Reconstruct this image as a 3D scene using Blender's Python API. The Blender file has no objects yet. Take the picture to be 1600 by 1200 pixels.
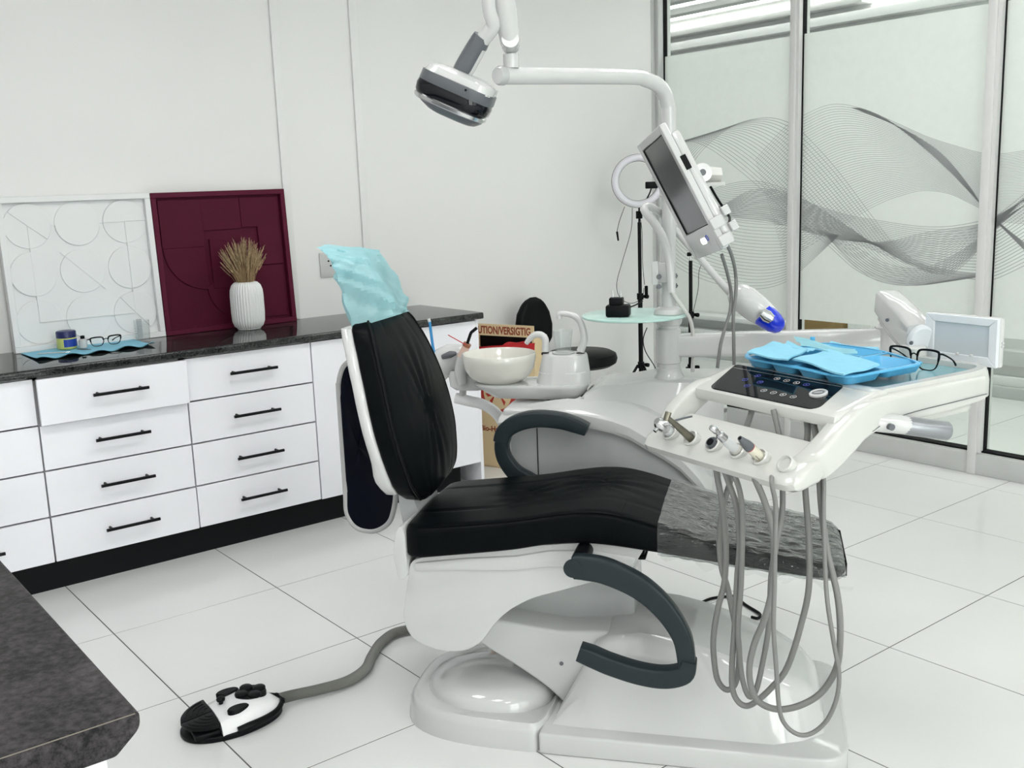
import bpy, bmesh, math, random
from mathutils import Vector, Matrix
from math import sin, cos, pi, radians
random.seed(7)
SC = bpy.context.scene
COL = SC.collection

# ------------------------------------------------------------------ camera, world, exposure
cd = bpy.data.cameras.new('camera')
cam = bpy.data.objects.new('camera', cd); COL.objects.link(cam)
cd.sensor_width = 36.0; cd.lens = 36.226; cd.clip_start = 0.05
cam.matrix_world = Matrix(((0.78397, 0.143922, -0.603885, 0), (-0.61978, 0.125761, -0.774633, 0),
                           (-0.035542, 0.981565, 0.187793, 1.445), (0, 0, 0, 1)))
SC.camera = cam
SC.cycles.transparent_max_bounces = 24
w = bpy.data.worlds.new('world'); SC.world = w; w.use_nodes = True
w.node_tree.nodes['Background'].inputs[0].default_value = (0.9, 0.95, 1.0, 1)
w.node_tree.nodes['Background'].inputs[1].default_value = 0.3
SC.view_settings.view_transform = 'Standard'; SC.view_settings.look = 'None'
SC.view_settings.exposure = 0.03; SC.view_settings.gamma = 1.0
SC.view_settings.use_curve_mapping = False
PANEL_POWER = 10.8       # emission of the ceiling panels of the room
HALL_POWER = 7.5        # emission of the strip lights of the corridor

# fill for upright faces: area lamps added at assumed windows behind the camera
for k, wx in enumerate((0.75, 2.25, 3.75)):
    ld = bpy.data.lights.new('window_fill', 'AREA'); ld.shape = 'RECTANGLE'; ld.size = 1.40; ld.size_y = 2.2
    ld.energy = (80.0, 34.0, 8.0)[k]; ld.color = (1.0, 0.985, 0.985)
    lo = bpy.data.objects.new('window_fill', ld); COL.objects.link(lo)
    lo.matrix_world = Matrix.Translation((wx, -2.70, 1.35)) @ Matrix.Rotation(radians(90), 4, 'X')

# ------------------------------------------------------------------ materials
MATS = {}
def mat(name, col, rough=0.5, metal=0.0, spec=0.5, var=0.03, scale=9.0, bump=0.0, bscale=60.0, coat=0.0, emit=None, estr=0.0):
    m = bpy.data.materials.new(name); m.use_nodes = True
    nt = m.node_tree; b = nt.nodes['Principled BSDF']
    tc = nt.nodes.new('ShaderNodeTexCoord')
    nz = nt.nodes.new('ShaderNodeTexNoise'); nz.inputs['Scale'].default_value = scale; nz.inputs['Detail'].default_value = 4
    nt.links.new(tc.outputs['Object'], nz.inputs['Vector'])
    cr = nt.nodes.new('ShaderNodeMapRange')
    cr.inputs['From Min'].default_value = 0.3; cr.inputs['From Max'].default_value = 0.7
    cr.inputs['To Min'].default_value = 1 - var; cr.inputs['To Max'].default_value = 1 + var
    nt.links.new(nz.outputs['Fac'], cr.inputs['Value'])
    mx = nt.nodes.new('ShaderNodeVectorMath'); mx.operation = 'SCALE'
    mx.inputs[0].default_value = col[:3]
    nt.links.new(cr.outputs[0], mx.inputs['Scale'])
    nt.links.new(mx.outputs[0], b.inputs['Base Color'])
    b.inputs['Roughness'].default_value = rough; b.inputs['Metallic'].default_value = metal
    b.inputs['Specular IOR Level'].default_value = spec
    if coat: b.inputs['Coat Weight'].default_value = coat; b.inputs['Coat Roughness'].default_value = 0.05
    if emit: b.inputs['Emission Color'].default_value = (*emit, 1); b.inputs['Emission Strength'].default_value = estr
    if bump:
        n2 = nt.nodes.new('ShaderNodeTexNoise'); n2.inputs['Scale'].default_value = bscale; n2.inputs['Detail'].default_value = 5
        nt.links.new(tc.outputs['Object'], n2.inputs['Vector'])
        bp = nt.nodes.new('ShaderNodeBump'); bp.inputs['Strength'].default_value = bump; bp.inputs['Distance'].default_value = 0.01
        nt.links.new(n2.outputs['Fac'], bp.inputs['Height']); nt.links.new(bp.outputs[0], b.inputs['Normal'])
    MATS[name] = m
    return m
def granite(name, dark, light, rough, scale, thr=(0.45, 0.72), spec=0.5):
    m = mat(name, dark, rough, spec=spec); nt = m.node_tree; b = nt.nodes['Principled BSDF']
    tc = nt.nodes.new('ShaderNodeTexCoord')
    n1 = nt.nodes.new('ShaderNodeTexNoise'); n1.inputs['Scale'].default_value = scale; n1.inputs['Detail'].default_value = 8; n1.inputs['Roughness'].default_value = 0.7
    n2 = nt.nodes.new('ShaderNodeTexNoise'); n2.inputs['Scale'].default_value = scale * 0.12; n2.inputs['Detail'].default_value = 3
    nt.links.new(tc.outputs['Object'], n1.inputs['Vector']); nt.links.new(tc.outputs['Object'], n2.inputs['Vector'])
    ad = nt.nodes.new('ShaderNodeMath'); ad.operation = 'MULTIPLY_ADD'; ad.inputs[1].default_value = 0.45
    nt.links.new(n2.outputs['Fac'], ad.inputs[0]); nt.links.new(n1.outputs['Fac'], ad.inputs[2])
    r = nt.nodes.new('ShaderNodeValToRGB')
    r.color_ramp.elements[0].position = thr[0] + 0.2; r.color_ramp.elements[0].color = (*dark, 1)
    r.color_ramp.elements[1].position = thr[1] + 0.2; r.color_ramp.elements[1].color = (*light, 1)
    nt.links.new(ad.outputs[0], r.inputs['Fac'])
    nt.links.new(r.outputs[0], b.inputs['Base Color'])
    return m
def thinglass(name, tint, refl_rough=0.02, haze=0.0, gmin=0.0, gmax=0.6, bump=0.0):
    m = bpy.data.materials.new(name); m.use_nodes = True; nt = m.node_tree; nt.nodes.clear()
    o = nt.nodes.new('ShaderNodeOutputMaterial'); t = nt.nodes.new('ShaderNodeBsdfTransparent'); g = nt.nodes.new('ShaderNodeBsdfGlossy')
    t.inputs[0].default_value = (*tint, 1); g.inputs['Roughness'].default_value = refl_rough
    lw = nt.nodes.new('ShaderNodeLayerWeight'); lw.inputs[0].default_value = 0.5
    pw = nt.nodes.new('ShaderNodeMath'); pw.operation = 'POWER'; pw.inputs[1].default_value = 4.0
    f = nt.nodes.new('ShaderNodeMath'); f.operation = 'MULTIPLY_ADD'; f.inputs[1].default_value = gmax; f.inputs[2].default_value = 0.035 + gmin
    nt.links.new(lw.outputs['Facing'], pw.inputs[0]); nt.links.new(pw.outputs[0], f.inputs[0])
    if bump:
        tb = nt.nodes.new('ShaderNodeTexCoord'); nb = nt.nodes.new('ShaderNodeTexNoise'); nb.inputs['Scale'].default_value = bump; nb.inputs['Detail'].default_value = 4
        mp = nt.nodes.new('ShaderNodeMapping'); mp.inputs['Scale'].default_value = (0.45, 1.0, 1.6); mp.inputs['Rotation'].default_value = (0.0, 0.2, 0.35)
        nt.links.new(tb.outputs['Object'], mp.inputs[0]); nt.links.new(mp.outputs[0], nb.inputs['Vector'])
        bp = nt.nodes.new('ShaderNodeBump'); bp.inputs['Strength'].default_value = 0.8; bp.inputs['Distance'].default_value = 0.012
        nt.links.new(nb.outputs['Fac'], bp.inputs['Height']); nt.links.new(bp.outputs[0], g.inputs['Normal']); nt.links.new(bp.outputs[0], lw.inputs['Normal'])
    x = nt.nodes.new('ShaderNodeMixShader')
    nt.links.new(f.outputs[0], x.inputs[0]); nt.links.new(t.outputs[0], x.inputs[1]); nt.links.new(g.outputs[0], x.inputs[2])
    last = x
    if haze:
        tc = nt.nodes.new('ShaderNodeTexCoord'); nz = nt.nodes.new('ShaderNodeTexNoise'); nz.inputs['Scale'].default_value = 30
        nt.links.new(tc.outputs['Object'], nz.inputs['Vector'])
        mr = nt.nodes.new('ShaderNodeMath'); mr.operation = 'MULTIPLY'; mr.inputs[1].default_value = haze * 2
        nt.links.new(nz.outputs['Fac'], mr.inputs[0])
        d = nt.nodes.new('ShaderNodeBsdfDiffuse'); d.inputs[0].default_value = (0.8, 0.82, 0.82, 1)
        y = nt.nodes.new('ShaderNodeMixShader')
        nt.links.new(mr.outputs[0], y.inputs[0]); nt.links.new(x.outputs[0], y.inputs[1]); nt.links.new(d.outputs[0], y.inputs[2]); last = y
    nt.links.new(last.outputs[0], o.inputs[0])
    MATS[name] = m
    return m
def translucent(name, col, fac=0.5, trans=0.0, rough=0.5, gloss=0.0, bump=0.0, bscale=25.0):
    m = bpy.data.materials.new(name); m.use_nodes = True; nt = m.node_tree; nt.nodes.clear()
    o = nt.nodes.new('ShaderNodeOutputMaterial')
    d = nt.nodes.new('ShaderNodeBsdfDiffuse'); t = nt.nodes.new('ShaderNodeBsdfTranslucent'); p = nt.nodes.new('ShaderNodeBsdfTransparent'); g = nt.nodes.new('ShaderNodeBsdfGlossy')
    tc = nt.nodes.new('ShaderNodeTexCoord'); nz = nt.nodes.new('ShaderNodeTexNoise'); nz.inputs['Scale'].default_value = bscale; nz.inputs['Detail'].default_value = 4
    nt.links.new(tc.outputs['Object'], nz.inputs['Vector'])
    cr = nt.nodes.new('ShaderNodeMapRange'); cr.inputs['To Min'].default_value = 0.96; cr.inputs['To Max'].default_value = 1.04
    nt.links.new(nz.outputs['Fac'], cr.inputs['Value'])
    vm = nt.nodes.new('ShaderNodeVectorMath'); vm.operation = 'SCALE'; vm.inputs[0].default_value = col
    nt.links.new(cr.outputs[0], vm.inputs['Scale'])
    nt.links.new(vm.outputs[0], d.inputs[0]); nt.links.new(vm.outputs[0], t.inputs[0]); g.inputs['Roughness'].default_value = rough
    x = nt.nodes.new('ShaderNodeMixShader'); x.inputs[0].default_value = fac
    nt.links.new(d.outputs[0], x.inputs[1]); nt.links.new(t.outputs[0], x.inputs[2])
    y = nt.nodes.new('ShaderNodeMixShader'); y.inputs[0].default_value = trans
    nt.links.new(x.outputs[0], y.inputs[1]); nt.links.new(p.outputs[0], y.inputs[2])
    z = nt.nodes.new('ShaderNodeMixShader'); z.inputs[0].default_value = gloss
    nt.links.new(y.outputs[0], z.inputs[1]); nt.links.new(g.outputs[0], z.inputs[2])
    if bump:
        bp = nt.nodes.new('ShaderNodeBump'); bp.inputs['Strength'].default_value = bump; bp.inputs['Distance'].default_value = 0.02
        nt.links.new(nz.outputs['Fac'], bp.inputs['Height'])
        for s in (d, t, g): nt.links.new(bp.outputs[0], s.inputs['Normal'])
    nt.links.new(z.outputs[0], o.inputs[0])
    MATS[name] = m
    return m

WALL = mat('wall_paint', (0.80, 0.80, 0.79), 0.38, spec=0.4, var=0.01, scale=2)
CEIL = mat('ceiling_paint', (0.82, 0.82, 0.82), 0.7)
TILE = mat('porcelain_tile', (0.76, 0.765, 0.755), 0.16, spec=0.5, var=0.012, scale=3)
GROUT = mat('grout', (0.10, 0.10, 0.10), 0.8)
ALU = mat('painted_aluminium', (0.55, 0.56, 0.55), 0.32, spec=0.5)
ALU_L = mat('light_aluminium', (0.66, 0.66, 0.65), 0.3)
GASKET = mat('black_gasket', (0.005, 0.005, 0.006), 0.6, spec=0.1)
LAM = mat('white_gloss_laminate', (0.90, 0.90, 0.945), 0.14, var=0.008)
CARC = mat('grey_carcass', (0.45, 0.45, 0.46), 0.5)
BLACK = mat('black_plastic', (0.0040, 0.0048, 0.0055), 0.42, spec=0.12)
BLACKM = mat('black_metal', (0.004, 0.004, 0.005), 0.34, spec=0.15)
PLINTH = mat('black_plinth', (0.004, 0.005, 0.006), 0.5, spec=0.15)
GRAN = granite('black_granite', (0.008, 0.009, 0.009), (0.055, 0.06, 0.058), 0.05, 130)
GRAN2 = granite('brown_black_laminate', (0.011, 0.0105, 0.0115), (0.088, 0.079, 0.084), 0.45, 90, (0.40, 0.80), 0.12)
WHITE = mat('white_moulding', (0.565, 0.57, 0.565), 0.08, coat=0.3, var=0.012)
BRIGHT = mat('bright_white_plastic', (0.80, 0.80, 0.81), 0.25)
IVORY = mat('ivory_moulding', (0.58, 0.585, 0.56), 0.16, coat=0.2, var=0.012)
GREYM = mat('grey_moulding', (0.43, 0.44, 0.44), 0.18, coat=0.2)
LEATHER = mat('black_leatherette', (0.0030, 0.0042, 0.0048), 0.36, spec=0.045, var=0.15, scale=20, bump=0.04, bscale=220)
ARMGREY = mat('dark_slate_plastic', (0.019, 0.027, 0.031), 0.36, spec=0.22)
SLATE = mat('slate_grey_plastic', (0.10, 0.108, 0.12), 0.3)
SMOKE = mat('smoked_black_glass', (0.004, 0.005, 0.007), 0.05, spec=0.3)
CHROME = mat('brushed_steel', (0.62, 0.63, 0.64), 0.22, metal=1.0)
SILVER = mat('silver_grip', (0.27, 0.28, 0.295), 0.32, metal=0.5)
HOSE = mat('grey_hose', (0.19, 0.19, 0.183), 0.45)
FHOSE = mat('ribbed_grey_hose', (0.19, 0.19, 0.175), 0.5)
BRONZE = mat('olive_bronze', (0.20, 0.19, 0.15), 0.32, metal=0.8)
CERAM = mat('cream_ceramic', (0.66, 0.65, 0.595), 0.08, coat=0.4)
TRAYB = mat('sky_blue_plastic', (0.10, 0.42, 0.70), 0.28, var=0.03)
NAPB = mat('sky_blue_paper', (0.24, 0.57, 0.74), 0.75, var=0.03, scale=40, bump=0.08, bscale=90)
NAPD = mat('teal_film', (0.03, 0.14, 0.17), 0.3)
BAG = translucent('light_blue_film', (0.50, 0.84, 0.89), 0.5, 0.16, 0.35, 0.06, 0.25, 18)
NAVY = mat('navy_vinyl', (0.0012, 0.0022, 0.007), 0.36, spec=0.08, bump=0.2, bscale=12)
PIPE = mat('grey_piping', (0.42, 0.42, 0.42), 0.5)
FROST = translucent('frosted_film', (0.80, 0.825, 0.80), 0.5, 0.06, 0.25, 0.04)
GLASS = thinglass('clear_pane', (0.93, 0.96, 0.94))
CLEAR = thinglass('clear_plastic', (0.97, 0.98, 0.98), 0.05, 0.015, 0.0, 0.5)
LENS = thinglass('lens_glass', (0.97, 0.98, 0.98), 0.02)
SLEEVE = thinglass('clear_sleeve', (0.90, 0.92, 0.92), 0.07, 0.025, 0.012, 1.7, 42.0)
FLAP = thinglass('clear_loose_film', (0.93, 0.95, 0.94), 0.12, 0.02, 0.02, 0.5, 30.0)
PRINT = translucent('grey_vinyl_print', (0.50, 0.50, 0.52), 0.5, 0.30, 0.4, 0.0)
GREENG = mat('frosted_green_glass', (0.46, 0.66, 0.61), 0.22, var=0.02)
MAROON = mat('burgundy_paint', (0.075, 0.0055, 0.022), 0.5, spec=0.12, var=0.05)
MAROONF = mat('burgundy_frame', (0.092, 0.007, 0.027), 0.45, spec=0.15)
PLASTER = mat('white_relief_paint', (0.79, 0.80, 0.805), 0.55, var=0.01)
VASE = mat('matt_white_ceramic', (0.76, 0.77, 0.77), 0.5)
STRAW = mat('dried_grass', (0.36, 0.25, 0.13), 0.85, var=0.3, scale=30)
STRAW2 = mat('grass_plume', (0.52, 0.40, 0.24), 0.9, var=0.3, scale=60)
CARD = mat('cream_cardboard', (0.70, 0.55, 0.33), 0.7, var=0.04)
CARDB = mat('brown_cardboard', (0.30, 0.20, 0.08), 0.8)
REDP = mat('red_print', (0.45, 0.035, 0.025), 0.6)
BROWNP = mat('red_brown_print', (0.26, 0.05, 0.02), 0.7)
REDBAG = mat('red_plastic_film', (0.50, 0.018, 0.022), 0.2, bump=0.6, bscale=30)
BLUE = mat('deep_blue_plastic', (0.004, 0.03, 0.62), 0.2, coat=0.4)
NAVYL = mat('navy_lid', (0.006, 0.012, 0.10), 0.3)
LABELB = mat('blue_label', (0.01, 0.045, 0.33), 0.4)
YELLOW = mat('pale_yellow_jelly', (0.55, 0.58, 0.17), 0.35)
COPPER = mat('copper_ring', (0.30, 0.12, 0.07), 0.4, metal=0.3)
PINK = mat('pinkish_tape', (0.62, 0.45, 0.38), 0.6)
SCREEN = mat('dark_grey_screen', (0.105, 0.107, 0.11), 0.12, spec=0.7)
VIEWER = mat('film_viewer_pane', (0.50, 0.545, 0.575), 0.10, spec=0.6)
BLUEGREY = mat('pale_blue_grey_plastic', (0.66, 0.69, 0.72), 0.3)
ICONW = mat('white_icon', (0.7, 0.7, 0.72), 0.5)
ICONB = mat('blue_icon', (0.10, 0.12, 0.55), 0.5)
INK = mat('black_ink', (0.02, 0.02, 0.02), 0.6)
REDLINE = mat('red_line', (0.45, 0.03, 0.04), 0.4)
CYANST = mat('blue_straw', (0.02, 0.22, 0.50), 0.3)
LAMPON = mat('lit_panel', (0.9, 0.9, 0.9), 0.5, emit=(1.0, 0.985, 0.975), estr=PANEL_POWER)
HALLON = mat('lit_strip', (0.9, 0.9, 0.9), 0.5, emit=(1.0, 1.0, 0.98), estr=HALL_POWER)
INDIC = mat('small_lit_lamp', (0.9, 0.9, 0.9), 0.3, emit=(1, 1, 1), estr=1.5)

# ------------------------------------------------------------------ mesh builders: each returns (verts, faces)
def join(*ms):
    v, f = [], []
    for a, b in ms:
        o = len(v); v += list(a); f += [tuple(i + o for i in q) for q in b]
    return v, f
def frombm(bm):
    bm.verts.index_update()
    r = ([tuple(v.co) for v in bm.verts], [tuple(v.index for v in f.verts) for f in bm.faces])
    bm.free(); return r
def tobm(m):
    bm = bmesh.new(); vs = [bm.verts.new(v) for v in m[0]]
    for f in m[1]:
        try: bm.faces.new([vs[i] for i in f])
        except ValueError: pass
    return bm
def bevel(m, r, seg=2, ang=30):
    bm = tobm(m); bmesh.ops.recalc_face_normals(bm, faces=bm.faces[:])
    es = [e for e in bm.edges if len(e.link_faces) == 2 and e.calc_face_angle(0) > radians(ang)]
    if r > 0: bmesh.ops.bevel(bm, geom=es, offset=r, segments=seg, profile=0.5, affect='EDGES', clamp_overlap=True)
    return frombm(bm)
def xf(m, M): return [tuple(M @ Vector(v)) for v in m[0]], m[1]
def box(x0, x1, y0, y1, z0, z1, r=0.0, seg=2):
    v = [(x, y, z) for z in (z0, z1) for y in (y0, y1) for x in (x0, x1)]
    f = [(0, 2, 3, 1), (4, 5, 7, 6), (0, 1, 5, 4), (2, 6, 7, 3), (0, 4, 6, 2), (1, 3, 7, 5)]
    return bevel((v, f), r, seg) if r else (v, f)
def prism(poly, lo, hi, axis='b', r=0.0, seg=2):
    # polygon in the plane across the axis: 'b' (x,z) along y; 'a' (y,z) along x; 'z' (x,y) along z
    def P(p, t): return {'b': (p[0], t, p[1]), 'a': (t, p[0], p[1]), 'z': (p[0], p[1], t)}[axis]
    n = len(poly); v = [P(p, lo) for p in poly] + [P(p, hi) for p in poly]
    f = [tuple(range(n)), tuple(range(2 * n - 1, n - 1, -1))] + [(i, i + n, (i + 1) % n + n, (i + 1) % n) for i in range(n)]
    return bevel((v, f), r, seg) if r else bevel((v, f), 0)
def spline(pts, k=6, closed=False):
    P = [Vector(p) for p in pts]; n = len(P); out = []
    rng = range(n) if closed else range(n - 1)
    for i in rng:
        if closed: a, b, c, d = P[(i - 1) % n], P[i], P[(i + 1) % n], P[(i + 2) % n]
        else: a, b, c, d = P[max(i - 1, 0)], P[i], P[i + 1], P[min(i + 2, n - 1)]
        for j in range(k):
            t = j / k
            out.append(0.5 * ((2 * b) + (c - a) * t + (2 * a - 5 * b + 4 * c - d) * t * t + (3 * b - a - 3 * c + d) * t ** 3))
    if not closed: out.append(P[-1].copy())
    return out
def lerp_list(r, n):
    if not isinstance(r, (list, tuple)): return [r] * n
    m = len(r) - 1; o = []
    for i in range(n):
        t = i / (n - 1) * m; k = min(int(t), m - 1); o.append(r[k] + (r[k + 1] - r[k]) * (t - k))
    return o
def frames(P):
    n = len(P); T = [(P[min(i + 1, n - 1)] - P[max(i - 1, 0)]).normalized() for i in range(n)]
    up = Vector((0, 0, 1)) if abs(T[0].z) < 0.9 else Vector((1, 0, 0))
    N = [(up - T[0] * up.dot(T[0])).normalized()]
    for i in range(1, n):
        q = N[-1] - T[i] * N[-1].dot(T[i]); N.append(q.normalized() if q.length > 1e-6 else N[-1])
    return T, N, [T[i].cross(N[i]) for i in range(n)]
def tube(pts, r, n=12, k=5, caps=True):
    P = spline(pts, k) if k > 1 else [Vector(p) for p in pts]
    R = lerp_list(r, len(P)); T, N, B = frames(P); v, f = [], []
    for i, p in enumerate(P):
        for j in range(n):
            a = 2 * pi * j / n; v.append(tuple(p + (N[i] * cos(a) + B[i] * sin(a)) * R[i]))
    for i in range(len(P) - 1):
        for j in range(n):
            f.append((i * n + j, i * n + (j + 1) % n, (i + 1) * n + (j + 1) % n, (i + 1) * n + j))
    if caps: f.append(tuple(range(n - 1, -1, -1))); f.append(tuple(range((len(P) - 1) * n, len(P) * n)))
    return v, f
def strip(pts, wid, thk, side, k=5, r=0.006):
    # flat bar swept along a path: 'side' is the fixed direction across the bar's thickness
    P = spline(pts, k); S = Vector(side).normalized(); n = len(P); W = lerp_list(wid, n); H = lerp_list(thk, n); v, f = [], []
    prof = rrect2(1, 1, 0.3, 3); m = len(prof)
    for i, p in enumerate(P):
        t = (P[min(i + 1, n - 1)] - P[max(i - 1, 0)]).normalized(); nn = S.cross(t).normalized()
        for (x, y) in prof: v.append(tuple(p + nn * x * W[i] / 2 + S * y * H[i] / 2))
    for i in range(n - 1):
        for j in range(m): f.append((i * m + j, i * m + (j + 1) % m, (i + 1) * m + (j + 1) % m, (i + 1) * m + j))
    f.append(tuple(range(m - 1, -1, -1))); f.append(tuple(range((n - 1) * m, n * m)))
    return v, f
def rrect2(hw, hh, r, s=4):
    o = []
    for cx, cy, a0 in ((hw - r, hh - r, 0), (-hw + r, hh - r, 90), (-hw + r, -hh + r, 180), (hw - r, -hh + r, 270)):
        for i in range(s + 1):
            a = radians(a0 + 90 * i / s); o.append((cx + r * cos(a), cy + r * sin(a)))
    return o
def rpoly(pts, r, s=5):
    # round the corners of a polygon (radius one number or one per corner)
    n = len(pts); R = r if isinstance(r, (list, tuple)) else [r] * n; o = []
    for i in range(n):
        p = Vector(pts[i]).to_2d(); a = Vector(pts[i - 1]).to_2d(); b = Vector(pts[(i + 1) % n]).to_2d()
        if R[i] <= 0: o.append(tuple(p)); continue
        u = (a - p); w_ = (b - p); d = min(R[i], u.length * 0.49, w_.length * 0.49)
        A = p + u.normalized() * d; B = p + w_.normalized() * d
        for j in range(s + 1):
            t = j / s; o.append(tuple(A * (1 - t) ** 2 + p * 2 * t * (1 - t) + B * t * t))
    return o
def loft(rings, caps=True):
    m = len(rings[0]); v = [tuple(p) for r in rings for p in r]; f = []
    for i in range(len(rings) - 1):
        for j in range(m): f.append((i * m + j, i * m + (j + 1) % m, (i + 1) * m + (j + 1) % m, (i + 1) * m + j))
    if caps: f.append(tuple(range(m - 1, -1, -1))); f.append(tuple(range((len(rings) - 1) * m, len(rings) * m)))
    return v, f
def lathe(prof, n=32, c=(0, 0, 0), rib=0, amp=0.0):
    rings = []
    for r, z in prof:
        rings.append([(c[0] + (r - (amp * (0.5 + 0.5 * cos(rib * 2 * pi * j / n)) if rib and r > 0.01 else 0)) * cos(2 * pi * j / n),
                       c[1] + (r - (amp * (0.5 + 0.5 * cos(rib * 2 * pi * j / n)) if rib and r > 0.01 else 0)) * sin(2 * pi * j / n), c[2] + z) for j in range(n)])
    return loft(rings, True)
def cyl(p0, p1, r, n=20, r2=None): return tube([p0, p1], [r, r if r2 is None else r2], n, 1)
def rodz(x, y, z0, z1, r, n=20, bev=0.0): return lathe([(r - bev, z0), (r, z0 + bev), (r, z1 - bev), (r - bev, z1)] if bev else [(r, z0), (r, z1)], n, (x, y, 0))
def grid(fn, nu, nv):
    v = [tuple(fn(i / nu, j / nv)) for j in range(nv + 1) for i in range(nu + 1)]
    f = [(j * (nu + 1) + i, j * (nu + 1) + i + 1, (j + 1) * (nu + 1) + i + 1, (j + 1) * (nu + 1) + i) for j in range(nv) for i in range(nu)]
    return v, f
def slab(fn, nu, nv, t, nrm=(0, 0, 1)):
    # a sheet with thickness t along nrm
    a, f = grid(fn, nu, nv); N = Vector(nrm) * t; n = len(a)
    b = [tuple(Vector(p) - N) for p in a]
    g = [tuple(i + n for i in reversed(q)) for q in f]
    W_ = nu + 1; e = []
    edge = [i for i in range(nu)] + [nu + j * W_ for j in range(nv)] + [nv * W_ + nu - i for i in range(nu)] + [(nv - j) * W_ for j in range(nv)]
    for i in range(len(edge)):
        p, q = edge[i], edge[(i + 1) % len(edge)]; e.append((p, p + n, q + n, q))
    return a + b, f + g + e
def interp(tab, x):
    if x <= tab[0][0]: return tab[0][1]
    for (a, b), (c, d) in zip(tab, tab[1:]):
        if x <= c: return b + (d - b) * (x - a) / (c - a)
    return tab[-1][1]
def text(s, size, M, depth=0.0004, bold=0.03):
    cu = bpy.data.curves.new('t', 'FONT'); cu.body = s; cu.size = size; cu.align_x = 'LEFT'; cu.extrude = depth; cu.offset = size * bold; cu.resolution_u = 3
    o = bpy.data.objects.new('t', cu); COL.objects.link(o)
    me = bpy.data.meshes.new_from_object(o)
    r = ([tuple(M @ v.co) for v in me.vertices], [tuple(p.vertices) for p in me.polygons])
    bpy.data.objects.remove(o); bpy.data.curves.remove(cu); bpy.data.meshes.remove(me)
    return r

# ------------------------------------------------------------------ objects
I4 = Matrix.Identity(4)
CF = Matrix.Translation((1.7268,2.0972,0)) @ Matrix.Rotation(radians(-52), 4, 'Z')       # frame of the dental chair: x to its foot end, y to the far side
TF = Matrix.Translation((1.9568,1.7412,0)) @ Matrix.Rotation(radians(-96), 4, 'Z')      # frame of the instrument table: x along its front, y to its back
WM = {}
def tag(o, label=None, cat=None, group=None, kind=None):
    if label: o['label'] = label
    if cat: o['category'] = cat
    if group: o['group'] = group
    if kind: o['kind'] = kind
    return o
def mesh(name, m, mt, inv, smooth=40):
    me = bpy.data.meshes.new(name); me.from_pydata([tuple(inv @ Vector(v)) for v in m[0]], [], m[1])
    bm = bmesh.new(); bm.from_mesh(me); bmesh.ops.recalc_face_normals(bm, faces=bm.faces[:]); bm.to_mesh(me); bm.free()
    me.materials.append(mt)
    if smooth:
        me.polygons.foreach_set('use_smooth', [True] * len(me.polygons)); me.set_sharp_from_angle(angle=radians(smooth))
    me.update(); return me
def thing(name, label, cat, loc, F=I4, rotz=0.0, group=None):
    o = bpy.data.objects.new(name, None); COL.objects.link(o); o.empty_display_size = 0.05
    M = F @ Matrix.Translation(loc) @ Matrix.Rotation(rotz, 4, 'Z'); o.matrix_world = M; WM[o.name] = M
    return tag(o, label, cat, group)
def part(name, m, mt, parent, F=I4, label=None, smooth=40, kind=None):
    R = WM[parent.name]; o = bpy.data.objects.new(name, mesh(name, m, mt, R.inverted() @ F, smooth)); COL.objects.link(o)
    o.parent = parent; WM[o.name] = R
    if label: o['label'] = label
    if kind: o['kind'] = kind
    return o
def solo(name, label, cat, m, mt, loc, F=I4, group=None, smooth=40, kind=None):
    M = F @ Matrix.Translation(loc); o = bpy.data.objects.new(name, mesh(name, m, mt, M.inverted() @ F, smooth)); COL.objects.link(o)
    o.matrix_world = M; WM[o.name] = M
    return tag(o, label, cat, group, kind)
def struct(name, m, mt, loc=(0, 0, 0), smooth=40): return solo(name, None, None, m, mt, loc, kind='structure', smooth=smooth)
def clone(o, parent=None, M=None):
    c = o.copy(); COL.objects.link(c)
    if parent: c.parent = parent
    if M is not None: c.matrix_world = M; WM[c.name] = M
    for ch in list(o.children): clone(ch, c)
    return c

# ================================================================== THE SETTING
XW, YW, ZC = 4.75, 4.51, 2.75
floor = struct('floor', box(-1.5, 8.0, -2.6, 7.0, -0.06, -0.0012), GROUT)
tm = mesh('floor_tile', join(box(-0.2980, 0.2980, -0.2980, 0.2980, -0.0024, -0.0006), ([(-0.2980, -0.2980, -0.0006), (0.2980, -0.2980, -0.0006), (0.2980, 0.2980, -0.0006), (-0.2980, 0.2980, -0.0006), (-0.2974, -0.2974, 0), (0.2974, -0.2974, 0), (0.2974, 0.2974, 0), (-0.2974, 0.2974, 0)], [(0, 1, 5, 4), (1, 2, 6, 5), (2, 3, 7, 6), (3, 0, 4, 7), (4, 5, 6, 7)])), TILE, I4, 0)
for i in range(-4, 11):
    for j in range(-7, 9):
        t = bpy.data.objects.new('floor_tile', tm); COL.objects.link(t); t.parent = floor
        t.location = (0.934 + 0.6 * i + 0.3, 1.65 + 0.6 * j + 0.3, 0)
struct('wall_left', box(-0.32, XW + 0.05, YW, YW + 0.12, 0, ZC), WALL)
struct('wall_near', box(-0.44, -0.32, -2.6, YW + 0.12, 0, ZC), WALL)
struct('wall_rear', join(box(-0.44, 0.04, -2.72, -2.6, 0, ZC), box(4.46, 8.0, -2.72, -2.6, 0, ZC), box(0.04, 4.46, -2.72, -2.6, 0, 0.24), box(0.04, 4.46, -2.72, -2.6, 2.46, ZC)), WALL)
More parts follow.
